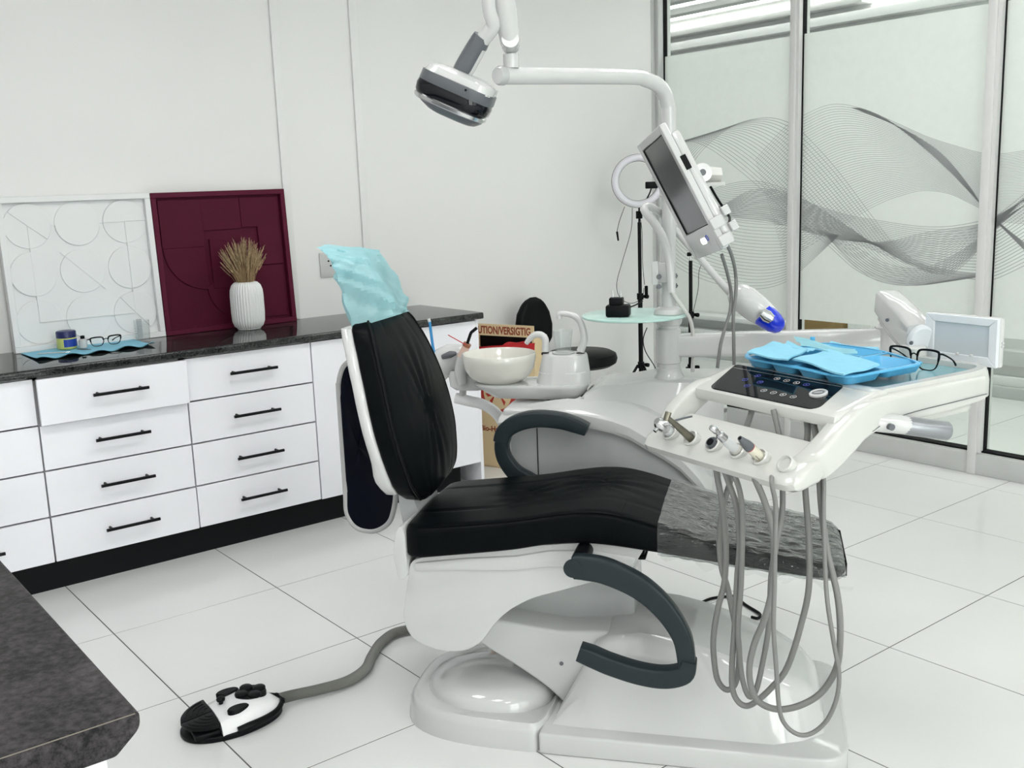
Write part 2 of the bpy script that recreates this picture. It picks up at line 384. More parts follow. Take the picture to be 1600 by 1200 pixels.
for k, wx in enumerate((0.75, 2.25, 3.75)):  # unseen windows, assumed and added to go with the fill lamps
    o = struct('window_%d' % (4 + k), box(wx - 0.69, wx + 0.69, -2.655, -2.649, 0.26, 2.44), GLASS)
    part('window_frame', join(box(wx - 0.73, wx - 0.67, -2.69, -2.61, 0.24, 2.46), box(wx + 0.67, wx + 0.73, -2.69, -2.61, 0.24, 2.46), box(wx - 0.67, wx + 0.67, -2.69, -2.61, 0.24, 0.29), box(wx - 0.67, wx + 0.67, -2.69, -2.61, 2.41, 2.46), box(wx - 0.025, wx + 0.025, -2.68, -2.62, 0.29, 2.41)), ALU, o)
struct('ceiling', box(-0.44, 8.0, -2.72, 7.0, ZC, ZC + 0.1), CEIL)
struct('wall_corridor', box(6.62, 6.74, -2.6, 7.0, 0.0, ZC), WALL)
struct('wall_end', box(XW + 0.05, 8.0, 6.9, 7.0, 0, ZC), WALL)
# ledges of the corridor's far side, seen through the clear band at the foot of the glass
struct('trim_5', box(6.45, 6.62, -2.5, 6.85, 0, 0.075, 0.004), ALU)
struct('trim_6', box(6.48, 6.62, -2.5, 6.85, 0.075, 0.135, 0.004), WALL)
struct('trim_7', box(6.53, 6.62, -2.5, 6.85, 0.135, 0.205, 0.004), ALU_L)
struct('trim_8', box(6.47, 6.62, 4.9, 6.85, 0.19, 0.225, 0.004), CEIL)
struct('trim_9', box(6.47, 6.62, 4.9, 6.85, 0.31, 0.345, 0.004), CEIL)
struct('trim_10', box(6.50, 6.62, -2.5, 4.9, 0.205, 0.30, 0.004), ALU_L)
solo('cardboard_carton', 'long flat brown carton on the corridor ledge behind the glass', 'carton', box(6.46, 6.61, 4.36, 4.82, 0.301, 0.40, 0.004), CARDB, (6.5, 4.6, 0.301))
for k, (a, b) in enumerate(((4.13, 4.32), (3.62, 3.72), (3.42, 3.58))):
    solo('white_box', ['wider white box next to the brown carton on the corridor ledge', 'narrow white box on the corridor ledge behind the table arm', 'white box half hidden by the white table arm'][k], 'box', box(6.46, 6.60, a, b, 0.301, 0.42, 0.004), CEIL, (6.5, (a + b) / 2, 0.301), group='boxes on the corridor ledge')
for k, (z, h) in enumerate(((2.30, 0.05), (2.40, 0.035), (2.49, 0.06), (2.60, 0.04))):
    struct('trim_%d' % (14 + k), box(6.50, 6.62, (-2.5, 3.95, 2.5, 4.3)[k], 6.85, z, z + h, 0.004), (CEIL, ALU_L, CEIL, ALU_L)[k])
# two thin cover strips up the wall
struct('trim_1', join(box(2.196, 2.236, YW - 0.012, YW, 0.862, ZC, 0.003)), WALL)
struct('trim_2', join(box(2.606, 2.646, YW - 0.012, YW, 0.862, ZC, 0.003)), WALL)
# wall socket half hidden by the headrest cover
so = thing('wall_socket', 'white wall socket half hidden behind the blue headrest cover', 'socket', (2.42, YW, 1.08))
part('cover_plate', box(2.362, 2.47, YW - 0.01, YW, 1.045, 1.165, 0.004), WHITE, so)
for dx, dz in ((0.045, 0.018), (0.066, 0.018), (0.0555, -0.005)):
    part('socket_hole', cyl((2.362 + dx, YW - 0.0112, 1.105 + dz), (2.362 + dx, YW - 0.009, 1.105 + dz), 0.0045, 12), BLACK, so)
# glazed partition: aluminium channel, mullions, panes with frosted film and a vinyl wave print
struct('baseboard_right', join(box(4.703, 4.80, -2.6, YW + 0.10, 0, 0.102, 0.004), box(4.712, 4.79, -2.6, YW + 0.10, 0.102, 0.108)), ALU)
struct('trim_11', box(4.722, 4.78, -2.6, YW + 0.1, 0.108, 0.116), GASKET)
def mullion(n, y, wid, lo):
    o = struct('trim_%d' % n, join(box(4.693, 4.80, y, y + wid, lo, ZC, 0.004), box(4.705, 4.795, y - 0.016, y, 0.108, ZC)), ALU_L)
    part('gasket', box(4.735, 4.765, y - 0.021, y - 0.016, 0.112, ZC), GASKET, o)
mullion(3, 3.497, 0.036, 0.0)
mullion(4, 2.418, 0.042, 0.0)
struct('trim_12', join(box(4.66, 4.80, YW - 0.003, YW + 0.06, 0.0, ZC, 0.003), box(4.69, 4.80, YW - 0.03, YW - 0.003, 0.0, ZC, 0.003)), ALU)
struct('trim_13', box(4.735, 4.765, YW - 0.036, YW - 0.03, 0.108, ZC), GASKET)
RIB = []
def ribbon(A, B, n, wd=0.0034, x=4.7405):
    # a family of lines blended between two curves given in the (y, z) plane of the glass
    a = [Vector((p[0], p[1], 0)) for p in A]; b = [Vector((p[0], p[1], 0)) for p in B]
    a = spline(a, 8); b = spline(b, 8)
    N = 72
    def at(P, t):
        L = [0]
        for i in range(1, len(P)): L.append(L[-1] + (P[i] - P[i - 1]).length)
        d = t * L[-1]
        for i in range(1, len(P)):
            if L[i] >= d: k = (d - L[i - 1]) / max(L[i] - L[i - 1], 1e-9); return P[i - 1].lerp(P[i], k)
        return P[-1]
    ra = [at(a, i / N) for i in range(N + 1)]; rb = [at(b, i / N) for i in range(N + 1)]
    for k in range(n):
        t = k / (n - 1); P = [ra[i].lerp(rb[i], t) for i in range(N + 1)]; v, f = [], []
        for i, p in enumerate(P):
            d = (P[min(i + 1, N)] - P[max(i - 1, 0)]); d = Vector((-d.y, d.x, 0)).normalized() * wd / 2
            v += [(x, p.x + d.x, p.y + d.y), (x, p.x - d.x, p.y - d.y)]
        for i in range(N): f.append((2 * i, 2 * i + 1, 2 * i + 3, 2 * i + 2))
        RIB.append((v, f))
ribbon(((4.5845,1.2642),(4.3683,1.4357),(4.165,1.6263),(3.9503,1.74),(3.7257,1.7698),(3.5545,1.7272),(3.4296,1.636),(3.2477,1.463),(3.045,1.2353),(2.9025,1.0827),(2.7604,1.0011),(2.5608,0.9684),(2.404,0.96)),
       ((5.1127,1.2663),(4.8357,1.4878),(4.5797,1.6238),(4.3152,1.6749),(4.1405,1.6323),(3.9257,1.5071),(3.6982,1.3486),(3.4815,1.184),(3.3163,1.0905),(3.1372,0.9612),(2.9677,0.9026),(2.7901,0.8922),(2.6232,0.9194)), 20, 0.0036)
ribbon(((3.7893,1.5444),(3.5961,1.7064),(3.4527,1.7699),(3.2956,1.8064),(3.1251,1.7736),(2.9255,1.6875),(2.7528,1.6097),(2.589,1.5532),(2.4791,1.5216),(2.374,1.5138),(2.1763,1.5377)),
       ((3.584,0.9969),(3.4787,1.0421),(3.2782,1.1518),(3.0826,1.258),(2.9997,1.2961),(2.9118,1.3267),(2.7753,1.3555),(2.6427,1.3409),(2.5452,1.3006),(2.4719,1.2644),(2.3872,1.2115),(2.1553,1.1925)), 46, 0.0027)
ribbon(((3.1251,1.7736),(2.9788,1.7097),(2.7844,1.5692),(2.6145,1.4241),(2.473,1.285),(2.3869,1.2056),(2.1453,1.0285)),
       ((3.1809,1.7812),(2.925,1.6752),(2.7007,1.544),(2.5496,1.3896),(2.45,1.2555),(2.3864,1.1969),(2.1418,0.9715)), 16, 0.0026)
ribbon(((4.3694,1.2825),(4.2404,1.3384),(4.0193,1.4086),(3.788,1.4281),(3.5777,1.3778),(3.4428,1.3106),(3.2029,1.242),(2.9967,1.2096),(2.8022,1.1852),(2.6354,1.1833),(2.4692,1.2112),(2.3888,1.2406),(2.1693,1.4216)),
       ((4.3693,1.2941),(4.0186,1.225),(3.7406,1.2002),(3.5743,1.1834),(3.4395,1.1569),(3.2774,1.1215),(3.0843,1.0786),(2.9001,1.0187),(2.7594,0.976),(2.6247,0.9503),(2.4644,0.9362),(2.3731,0.9495),(2.1479,1.071)), 20, 0.0036)
ribbon(((4.3178,1.2056),(4.0189,1.2987),(3.7875,1.382),(3.5265,1.3459),(3.2804,1.2322),(3.0479,1.1023),(2.8291,0.9987),(2.6578,0.9551),(2.5319,1.0304),(2.4286,1.1376),(2.3303,1.255),(2.1684,1.4077)),
       ((4.3175,1.2631),(4.0186,1.2324),(3.6963,1.2075),(3.2774,1.1182),(2.9749,1.1037),(2.7332,1.1548),(2.4685,1.1964),(2.3886,1.2377),(2.1659,1.366)), 20, 0.0036)
ribbon(((4.2154,1.2324),(3.9803,1.2103),(3.8309,1.1926),(3.696,1.1862),(3.5743,1.1834),(3.4192,1.1673),(3.2385,1.1322)),
       ((4.5862,1.1452),(4.4249,0.9505),(4.1656,0.8558),(3.9211,0.8225),(3.736,0.825),(3.5689,0.8733),(3.4273,0.9742),(3.2385,1.1322)), 21, 0.0030)
ribbon(((3.3175,1.1378),(3.1407,1.0774),(2.9712,1.0002),(2.7935,0.9746),(2.6282,1.0273),(2.4654,1.1371),(2.3872,1.2115),(2.1642,1.3381)),
       ((3.3175,1.1378),(3.1573,0.9938),(3.0044,0.9074),(2.8248,0.8904),(2.6565,0.9271),(2.5312,1.0153),(2.4431,1.1226),(2.3574,1.2116),(2.1659,1.366)), 9, 0.0034)
def clip_y(m, lo, hi):
    bm = tobm(m)
    for c, n in (((0, lo, 0), (0, -1, 0)), ((0, hi, 0), (0, 1, 0))):
        bmesh.ops.bisect_plane(bm, geom=bm.verts[:] + bm.edges[:] + bm.faces[:], plane_co=c, plane_no=n, clear_outer=True)
    return frombm(bm)
RALL = join(*RIB)
for k, (y0, y1) in enumerate(((3.533, 4.475), (2.460, 3.477), (-2.6, 2.398))):
    wd = struct('window_%d' % (k + 1), box(4.745, 4.755, y0, y1, 0.112, ZC), GLASS)
    part('frosted_film', ([(4.743, y0, 0.67), (4.743, y1, 0.67), (4.743, y1, 2.18), (4.743, y0, 2.18)], [(0, 1, 2, 3)]), FROST, wd)
    part('wave_print', clip_y(RALL, y0, y1), PRINT, wd, smooth=0)
# ceiling panels of the room and strip lights of the corridor
for x, y in ((0.5, 2.3), (2.0, 2.3), (3.5, 2.3), (0.5, 0.7), (0.5, -1.0), (2.3, -1.3), (3.8, -1.3)):
    cl = thing('ceiling_light', 'square recessed white panel light in the surgery ceiling', 'ceiling light', (x, y, ZC), group='panel lights in the surgery ceiling')
    part('frame', join(box(x - 0.31, x + 0.31, y - 0.31, y - 0.295, ZC - 0.012, ZC), box(x - 0.31, x + 0.31, y + 0.295, y + 0.31, ZC - 0.012, ZC), box(x - 0.31, x - 0.295, y - 0.295, y + 0.295, ZC - 0.012, ZC), box(x + 0.295, x + 0.31, y - 0.295, y + 0.295, ZC - 0.012, ZC)), CEIL, cl)
    part('diffuser', box(x - 0.295, x + 0.295, y - 0.295, y + 0.295, ZC - 0.008, ZC - 0.001), LAMPON, cl)
for x in (5.15, 5.6, 6.05, 6.5):
    cl = thing('strip_light', 'long recessed strip light along the corridor ceiling', 'strip light', (x, 2.5, ZC), group='strip lights in the corridor ceiling')
    part('housing', join(box(x - 0.07, x - 0.055, -2.2, 6.6, ZC - 0.02, ZC), box(x + 0.055, x + 0.07, -2.2, 6.6, ZC - 0.02, ZC)), ALU_L, cl)
    part('diffuser', box(x - 0.055, x + 0.055, -2.2, 6.6, ZC - 0.012, ZC - 0.002), HALLON, cl)

# ================================================================== CABINETS AND WORKTOPS
TOPZ = 0.859
struct('baseboard_left', box(-0.30, 2.80, 4.03, 4.06, 0.0, 0.118), PLINTH)
def handle(cx, z, parent, y=3.98):
    h = part('bar_handle', join(cyl((cx - 0.103, y - 0.036, z), (cx + 0.103, y - 0.036, z), 0.0062, 14), cyl((cx - 0.08, y - 0.036, z), (cx - 0.08, y, z), 0.005, 10), cyl((cx + 0.08, y - 0.036, z), (cx + 0.08, y, z), 0.005, 10)), BLACKM, parent)
ROWS = ((0.648, 0.822, 0.742), (0.474, 0.645, 0.563), (0.298, 0.471, 0.385), (0.121, 0.295, 0.210))
DL = ['white drawer cabinet at the left edge, partly behind the near worktop', 'white four-drawer cabinet whose top drawer stands slightly open', 'white four-drawer cabinet with all its drawers shut, next to the cupboard']
for k, (x0, x1) in enumerate(((0.345, 0.897), (0.90, 1.4585), (1.4615, 2.014))):
    c = thing('drawer_cabinet', DL[k], 'cabinet', ((x0 + x1) / 2, 4.24, 0.119), group='white drawer cabinets under the worktop')
    part('carcass', join(box(x0, x0 + 0.016, 4.0, 4.50, 0.119, 0.826), box(x1 - 0.016, x1, 4.0, 4.50, 0.119, 0.826), box(x0, x1, 4.0, 4.50, 0.119, 0.135), box(x0, x1, 4.485, 4.50, 0.119, 0.826), box(x0, x1, 4.0, 4.04, 0.81, 0.826)), CARC, c)
    for r, (z0, z1, zh) in enumerate(ROWS):
        y = 3.98 - (0.032 if (k == 1 and r == 0) else 0.004 if (k, r) in ((1, 3), (0, 3)) else 0)
        d = part('drawer', join(box(x0 + 0.0015, x1 - 0.0015, y, y + 0.018, z0 + 0.0015, z1 - 0.0015, 0.0012, 1), box(x0 + 0.03, x0 + 0.042, y + 0.018, y + 0.44, z0 + 0.02, z1 - 0.04), box(x1 - 0.042, x1 - 0.03, y + 0.018, y + 0.44, z0 + 0.02, z1 - 0.04), box(x0 + 0.042, x1 - 0.042, y + 0.018, y + 0.44, z0 + 0.02, z0 + 0.03)), LAM, c)
        handle({0: 0.622, 1: 1.187, 2: 1.736}[k], zh, d, y)
c = thing('cupboard', 'white two-door cupboard at the right end of the worktop', 'cabinet', (2.45, 4.24, 0.119))
part('carcass', join(box(2.0165, 2.033, 4.0, 4.50, 0.119, 0.826), box(2.0165, 2.893, 4.0, 4.50, 0.119, 0.135), box(2.0165, 2.893, 4.485, 4.50, 0.119, 0.826)), CARC, c)
part('end_panel', box(2.895, 2.913, 3.985, 4.50, 0.0, 0.826, 0.001), LAM, c)
for x0, x1 in ((2.017, 2.453), (2.456, 2.8935)):
    part('door', box(x0 + 0.001, x1 - 0.001, 3.98, 3.998, 0.12, 0.821, 0.0012, 1), LAM, c)
pr = rpoly([(3.955, 0.829), (3.955, TOPZ), (4.505, TOPZ), (4.505, 0.829)], [0.008, 0.010, 0, 0])
solo('worktop', 'long polished black granite worktop along the wall under the two panels', 'worktop', prism(pr, -0.31, 2.925, 'a'), GRAN, (1.3, 4.23, 0.829))
# near worktop at the lower left of the picture
pr = rpoly([(-0.31, TOPZ), (0.331, TOPZ), (0.331, 0.838), (0.300, 0.812), (-0.31, 0.812)], [0, 0.006, 0.014, 0.004, 0])
def pr_y(poly, lo, hi): return prism(poly, lo, hi, 'b', 0.0012, 1)
nw = thing('near_worktop', 'mottled brown-black worktop end in the near left corner', 'worktop', (0.01, 2.5, 0.812))
part('slab', pr_y(pr, 1.156, 3.953), GRAN2, nw)
part('edge_band', box(-0.30, 0.326, 1.1553, 1.156, 0.8568, 0.8580), mat('worn_edge', (0.16, 0.14, 0.115), 0.5), nw, label='worn pale line along the top of the cut end')
nc = thing('near_cabinet', 'white base cabinet under the near worktop end', 'cabinet', (0.0, 2.5, 0.0))
part('end_panel', box(-0.31, 0.292, 1.168, 1.186, 0.0, 0.812, 0.001), LAM, nc)
part('carcass', box(-0.31, 0.262, 1.186, 3.95, 0.1, 0.812), CARC, nc)
for k in range(5): part('door', box(0.272, 0.29, 1.19 + 0.55 * k, 1.735 + 0.55 * k, 0.12, 0.805, 0.0012, 1), LAM, nc)
part('plinth', box(-0.31, 0.235, 1.186, 3.95, 0.0, 0.1), PLINTH, nc)

# ================================================================== ON THE WORKTOP
def leaning(name, label, x0, x1, fm, fw, zt):
    # picture leaning on the wall; its frame's coordinates: x along, y out of the face towards the wall, z up
    H = zt - TOPZ; lean = math.atan2(0.034, H)
    M = Matrix.Translation((x0, 4.435, TOPZ + 0.001)) @ Matrix.Rotation(-lean, 4, 'X')
    o = bpy.data.objects.new(name, None); COL.objects.link(o); o.matrix_world = M; WM[o.name] = M; tag(o, label, 'wall art')
    W_ = x1 - x0; D = 0.038
    part('frame', join(box(0, W_, 0, D, 0, fw, 0.0015, 1), box(0, W_, 0, D, H - fw, H, 0.0015, 1), box(0, fw, 0, D, fw, H - fw, 0.0015, 1), box(W_ - fw, W_, 0, D, fw, H - fw, 0.0015, 1)), fm, o, M)
    return o, M, W_, H, D
wp, Mw, W_, H_, D_ = leaning('relief_panel', 'white framed relief panel of nine discs leaning on the wall', 0.950, 1.560, PLASTER, 0.024, 1.476)
part('backboard', box(0.02, W_ - 0.02, 0.026, 0.036, 0.02, H_ - 0.02), PLASTER, wp, Mw)
def halfdisc(cx, cz, r, y, a0, a1):
    n = 40; P = [(cx + r * cos(radians(a0 + (a1 - a0) * i / n)), cz + r * sin(radians(a0 + (a1 - a0) * i / n))) for i in range(n + (0 if a1 - a0 >= 360 else 1))]
    return prism(P, y, 0.0265, 'b', 0.0008, 1)
cut = {0: (-40, 140), 2: (0, 180), 4: None, 5: (-90, 90), 3: (90, 270), 8: (-50, 130), 1: (180, 360)}
for i in range(3):
    for j in range(3):
        cx = 0.112 + 0.193 * i; cz = H_ - 0.115 - 0.193 * j; k = 3 * j + i
        d = part('relief_disc', halfdisc(cx, cz, 0.090, 0.021, 0, 360), PLASTER, wp, Mw)
        if cut.get(k): part('raised_half', halfdisc(cx, cz, 0.0885, 0.0175, *cut[k]), PLASTER, d, Mw)
part('diagonal_ridge', xf(box(-0.115, 0.115, 0.0185, 0.0215, -0.0018, 0.0018), Matrix.Translation((0.305, 0, H_ - 0.308)) @ Matrix.Rotation(radians(45), 4, 'Y')), PLASTER, wp, Mw)
sq = [(0.112, 0.115), (0.112, H_ - 0.115), (0.498, H_ - 0.115), (0.498, 0.115)]
for a, b in ((sq[0], sq[1]), (sq[1], sq[2]), (sq[2], sq[3]), (sq[3], sq[0])):
    part('square_ridge', box(min(a[0], b[0]) - 0.0016, max(a[0], b[0]) + 0.0016, 0.0165, 0.0268, min(a[1], b[1]) - 0.0016, max(a[1], b[1]) + 0.0016), PLASTER, wp, Mw)
bp_, Mb, W_, H_, D_ = leaning('burgundy_panel', 'burgundy framed relief panel behind the dried grass vase', 1.563, 2.186, MAROONF, 0.022, 1.474)
part('backboard', box(0.02, W_ - 0.02, 0.028, 0.037, 0.02, H_ - 0.02), MAROON, bp_, Mb)
def relief(P, y): return prism(P, y, 0.0285, 'b', 0.001, 1)
part('raised_panel', relief([(0.032, H_ - 0.032), (0.032, 0.375), (0.225, 0.375), (0.225, H_ - 0.032)], 0.019), MAROON, bp_, Mb)
part('raised_panel', relief([(0.225, 0.445), (0.225, H_ - 0.032), (0.405, H_ - 0.032), (0.405, 0.445)], 0.021), MAROON, bp_, Mb)
part('raised_panel', relief([(0.405, 0.45), (0.405, H_ - 0.032), (0.592, H_ - 0.032), (0.592, 0.275), (0.48, 0.275), (0.48, 0.45)], 0.017), MAROON, bp_, Mb)
def arcp(cx, cz, r, a0, a1, extra): return [(cx + r * cos(radians(a0 + (a1 - a0) * i / 30)), cz + r * sin(radians(a0 + (a1 - a0) * i / 30))) for i in range(31)] + extra
part('raised_arc', relief(arcp(0.225, 0.375, 0.19, 180, 270, [(0.225, 0.375)]), 0.021), MAROON, bp_, Mb)
part('raised_arc', relief(arcp(0.245, 0.185, 0.22, 0, 90, [(0.245, 0.185)]), 0.018), MAROON, bp_, Mb)
part('raised_arc', relief(arcp(0.38, 0.2, 0.165, 180, 262, [(0.592, 0.032), (0.592, 0.272), (0.40, 0.272)]), 0.0205), MAROON, bp_, Mb)
# vase with dried grass
VX, VY = 1.905, 4.345
solo('ribbed_vase', 'white ribbed ceramic vase in front of the burgundy panel', 'vase', lathe([(0.044, 0.0005), (0.050, 0.003), (0.052, 0.006), (0.052, 0.008), (0.064, 0.018), (0.0715, 0.040), (0.0735, 0.075), (0.0735, 0.150), (0.0715, 0.178), (0.064, 0.199), (0.052, 0.211), (0.043, 0.214), (0.039, 0.213), (0.037, 0.20), (0.036, 0.12), (0.01, 0.118)], 216, (VX, VY, TOPZ), 36, 0.0030), VASE, (VX, VY, TOPZ))
gs, gp = [], []
for i in range(150):
    a = random.uniform(0, 2 * pi); q = math.sqrt(random.random()); r0 = 0.030 * q; spread = 0.118 * q ** 0.9
    top = Vector((VX + spread * cos(a) * 1.0, VY + spread * sin(a) * 0.45, TOPZ + 0.402 - 0.07 * q ** 2 + random.uniform(-0.05, 0.015)))
    b = Vector((VX + r0 * cos(a), VY + r0 * sin(a), TOPZ + 0.14)); mid = b.lerp(top, 0.5) + Vector((-spread * cos(a) * 0.18, 0, 0.01))
    gs.append(tube([b, mid, top], [0.0011, 0.0009, 0.0006], 4, 4))
    d = (top - mid).normalized()
    for k in range(26):
        t = k / 26; p = top - d * 0.062 * (1 - t); an = random.uniform(0, 2 * pi); L = random.uniform(0.008, 0.018) * (1.1 - t * 0.4)
        s1 = Vector((cos(an), sin(an) * 0.8, random.uniform(0.1, 0.9))).normalized(); e_ = p + s1 * L * 0.55 + d * L * 0.9; wv = d.cross(s1) * 0.0011
        gp.append(([tuple(p - wv), tuple(p + wv), tuple(e_)], [(0, 1, 2)]))
gr = thing('dried_grass_bunch', 'bunch of dried straw-coloured bunny-tail grass standing in the white vase', 'dried grass', (VX, VY, TOPZ + 0.14))
part('stems', join(*gs), STRAW, gr, kind='stuff', smooth=0); part('plumes', join(*gp), STRAW2, gr, kind='stuff', smooth=0)
# blue paper napkin with wavy edge, and what lies on it
def nap(u, v):
    x = 0.965 + 0.455 * u; y = 4.150 + 0.275 * v + 0.03 * u
    e = (1 - v) ** 6
    return (x, y + e * 0.008 * sin(u * 21), TOPZ + 0.003 + 0.0015 * (1 + sin(u * 9 + v * 4)) + e * 0.006 * (1 + sin(u * 26 + 1)))
nk = thing('blue_napkin', 'light blue paper napkin spread on the worktop under the spectacles', 'napkin', (1.19, 4.3, TOPZ + 0.001))
part('sheet', slab(nap, 44, 14, 0.0012), NAPB, nk)
part('backing', slab(lambda u, v: tuple(Vector(nap(u, v * 0.2)) + Vector((0, -0.006 - 0.006 * abs(sin(u * 17)), -0.0013))), 44, 3, 0.0006), NAPD, nk, label='dark teal plastic backing showing at the wavy front edge')
JX, JY = 1.132, 4.375
j = thing('jelly_jar', 'small jar of pale yellow jelly with a dark blue lid and blue label', 'jar', (JX, JY, TOPZ + 0.006))
part('jar_body', lathe([(0.034, 0.0065), (0.037, 0.009), (0.038, 0.014), (0.038, 0.048), (0.036, 0.053)], 32, (JX, JY, TOPZ)), YELLOW, j)
part('lid', lathe([(0.0375, 0.052), (0.0385, 0.053), (0.0385, 0.075), (0.036, 0.079), (0.02, 0.0815), (0.001, 0.082)], 32, (JX, JY, TOPZ)), NAVYL, j)
part('label', loft([[(JX + 0.0387 * cos(radians(-122 + 135 * i / 20)), JY + 0.0387 * sin(radians(-122 + 135 * i / 20)), TOPZ + z) for i in range(21)] for z in (0.016, 0.047)], False), LABELB, j)
JB = thing('cream_tube', 'tiny white bottle standing beside the blue-lidded jar', 'bottle', (1.182, 4.33, TOPZ + 0.006))
part('bottle_body', lathe([(0.013, 0.0065), (0.016, 0.009), (0.0165, 0.03), (0.016, 0.04), (0.009, 0.045)], 20, (1.182, 4.33, TOPZ)), WHITE, JB)
part('cap', lathe([(0.0085, 0.0445), (0.0085, 0.056), (0.006, 0.0575)], 16, (1.182, 4.33, TOPZ)), BLACK, JB)
solo('dental_probe', 'thin steel probe lying on the left of the napkin', 'instrument', tube([(0.995, 4.285, TOPZ + 0.011), (1.05, 4.255, TOPZ + 0.011), (1.085, 4.235, TOPZ + 0.0105), (1.105, 4.228, TOPZ + 0.012)], [0.0022, 0.0028, 0.0025, 0.0008], 8), CHROME, (1.04, 4.26, TOPZ + 0.007))
solo('dental_probe', 'short steel probe with a dark tip in front of the jar', 'instrument', tube([(1.145, 4.285, TOPZ + 0.011), (1.162, 4.255, TOPZ + 0.011), (1.180, 4.222, TOPZ + 0.0115)], [0.002, 0.0028, 0.001], 8), SLATE, (1.16, 4.255, TOPZ + 0.007))
def spectacles(name, label, M, fm, w_, h_, temple, group=None):
    # local frame: x across the front, y towards the temples' ends, z up
    o = bpy.data.objects.new(name, None); COL.objects.link(o); o.matrix_world = M; WM[o.name] = M; tag(o, label, 'glasses', group)
    for s in (-1, 1):
        cx = s * (w_ / 2 + 0.009)
        P = [(cx + s * x * w_ / 2, 0.0, h_ / 2 + z * h_ / 2) for x, z in ((-1, 0.15), (-0.8, 0.85), (0, 1), (0.8, 0.95), (1.05, 0.7), (0.92, -0.3), (0.6, -0.85), (0, -1), (-0.6, -0.9), (-0.92, -0.4))]
        R = spline(P, 4, True); n = len(R)
        ring = []
        for i, p in enumerate(R):
            d = (R[(i + 1) % n] - R[i - 1]).normalized(); nn = Vector((d.z, 0, -d.x)); hv = 0.0026 if p.z > h_ * 0.6 else 0.0013
            ring.append([tuple(p + nn * hv * a + Vector((0, 1, 0)) * 0.0016 * b) for a, b in ((1, 1), (-1, 1), (-1, -1), (1, -1))])
        m = loft(ring + [ring[0]], False)
        part('rim', m, fm, o, M)
        part('lens', (([tuple(p) for p in R]), [tuple(range(n))]), LENS, o, M, smooth=0)
        e = Vector((s * (w_ + 0.009) , 0, h_ * 0.82))
        part('temple', tube([e, e + Vector((s * 0.004, 0.012, 0)), e + Vector((s * 0.004, temple * 0.7, -h_ * 0.35)), e + Vector((s * 0.0, temple, -h_ * 0.68))], [0.0026, 0.0024, 0.0019, 0.0028], 8), fm, o, M)
    part('bridge', tube([(-0.010, 0, h_ * 0.66), (0, -0.001, h_ * 0.76), (0.010, 0, h_ * 0.66)], 0.0018, 8), fm, o, M)
spectacles('spectacles', 'black thin-rimmed spectacles on the napkin by the jar', Matrix.Translation((1.268, 4.315, TOPZ + 0.010)) @ Matrix.Rotation(radians(4), 4, 'Z'), BLACK, 0.052, 0.036, 0.09)
CX, CY = 1.438, 4.372
cp = thing('clear_cup', 'clear ridged plastic cup on the napkin end in front of the white panel', 'cup', (CX, CY, TOPZ + 0.006))
part('cup_wall', lathe([(0.001, 0.0075), (0.027, 0.0075), (0.029, 0.012), (0.0315, 0.088), (0.0330, 0.09), (0.0305, 0.089), (0.028, 0.013), (0.001, 0.011)], 28, (CX, CY, TOPZ)), CLEAR, cp)
for z in (0.03, 0.042, 0.054, 0.066): part('ridge', loft([[(CX + (0.0305 + q) * cos(2 * pi * i / 28), CY + (0.0305 + q) * sin(2 * pi * i / 28), TOPZ + z + dz) for i in range(28)] for q, dz in ((0, 0), (0.0015, 0.002), (0, 0.004))], False), CLEAR, cp)
solo('paper_scrap', 'folded white paper slip standing inside the clear cup', 'paper', slab(lambda u, v: (CX - 0.02 + 0.022 * u, CY + 0.004, TOPZ + 0.013 + 0.082 * v), 2, 4, 0.001, (0, 1, 0)), CARC, (CX, CY, TOPZ + 0.012))

# ================================================================== BEHIND THE UNIT
# medical waste box, standing askew beside the cupboard
LB, DB = 0.40, 0.13
FB = Matrix.Translation((3.094, 4.326, 0)) @ Matrix.Rotation(math.atan2(-0.943, 0.332), 4, 'Z')     # x along its front, y into the box
wb = thing('waste_box', 'cream cardboard medical waste box with red liner beside the cupboard', 'box', (LB / 2, DB / 2, 0), FB)
part('carton_front', join(box(0, LB, 0, 0.006, 0.0, 0.600), box(0, 0.02, 0, 0.006, 0.600, 0.700), box(LB - 0.012, LB, 0, 0.006, 0.600, 0.700)), CARD, wb, FB)
part('carton_flap', box(0, LB, 0, 0.006, 0.700, 0.760), CARD, wb, FB)
part('carton_sides', join(box(0, 0.006, 0.006, DB, 0, 0.70), box(LB - 0.006, LB, 0.006, DB, 0, 0.70), box(0, LB, DB - 0.006, DB, 0, 0.70), box(0, LB, 0, DB, 0.001, 0.006)), CARD, wb, FB)
part('carton_shade', box(0.008, LB - 0.008, 0.10, DB - 0.008, 0.1, 0.690), BLACK, wb, FB, label='dark inside of the box, its shade painted black')  # black block stands in for the shade inside the open box
def bagfn(u, v):
    x = 0.012 + (LB - 0.024) * u; y = 0.012 + 0.085 * v
    z = 0.634 + 0.05 * (u ** 1.3) + 0.010 * sin(u * 11) * (1 - v) + 0.006 * sin(u * 23 + v * 5) - 0.03 * v
    return (x, y - 0.018 * (1 - v) ** 3 * (1 + sin(u * 5)), z)
part('liner_bag', slab(bagfn, 40, 8, 0.03), REDBAG, wb, FB)
part('liner_overhang', slab(lambda u, v: (0.004 + (LB + 0.006) * u, -0.006 - 0.005 * sin(u * 15) - 0.006 * sin(v * 3), 0.632 + 0.045 * u - v * (0.07 + 0.02 * sin(u * 8))), 30, 6, 0.002, (0, -1, 0)), REDBAG, wb, FB)
FM = Matrix(((1, 0, 0, 0), (0, 0, -1, 0), (0, 1, 0, 0), (0, 0, 0, 1)))
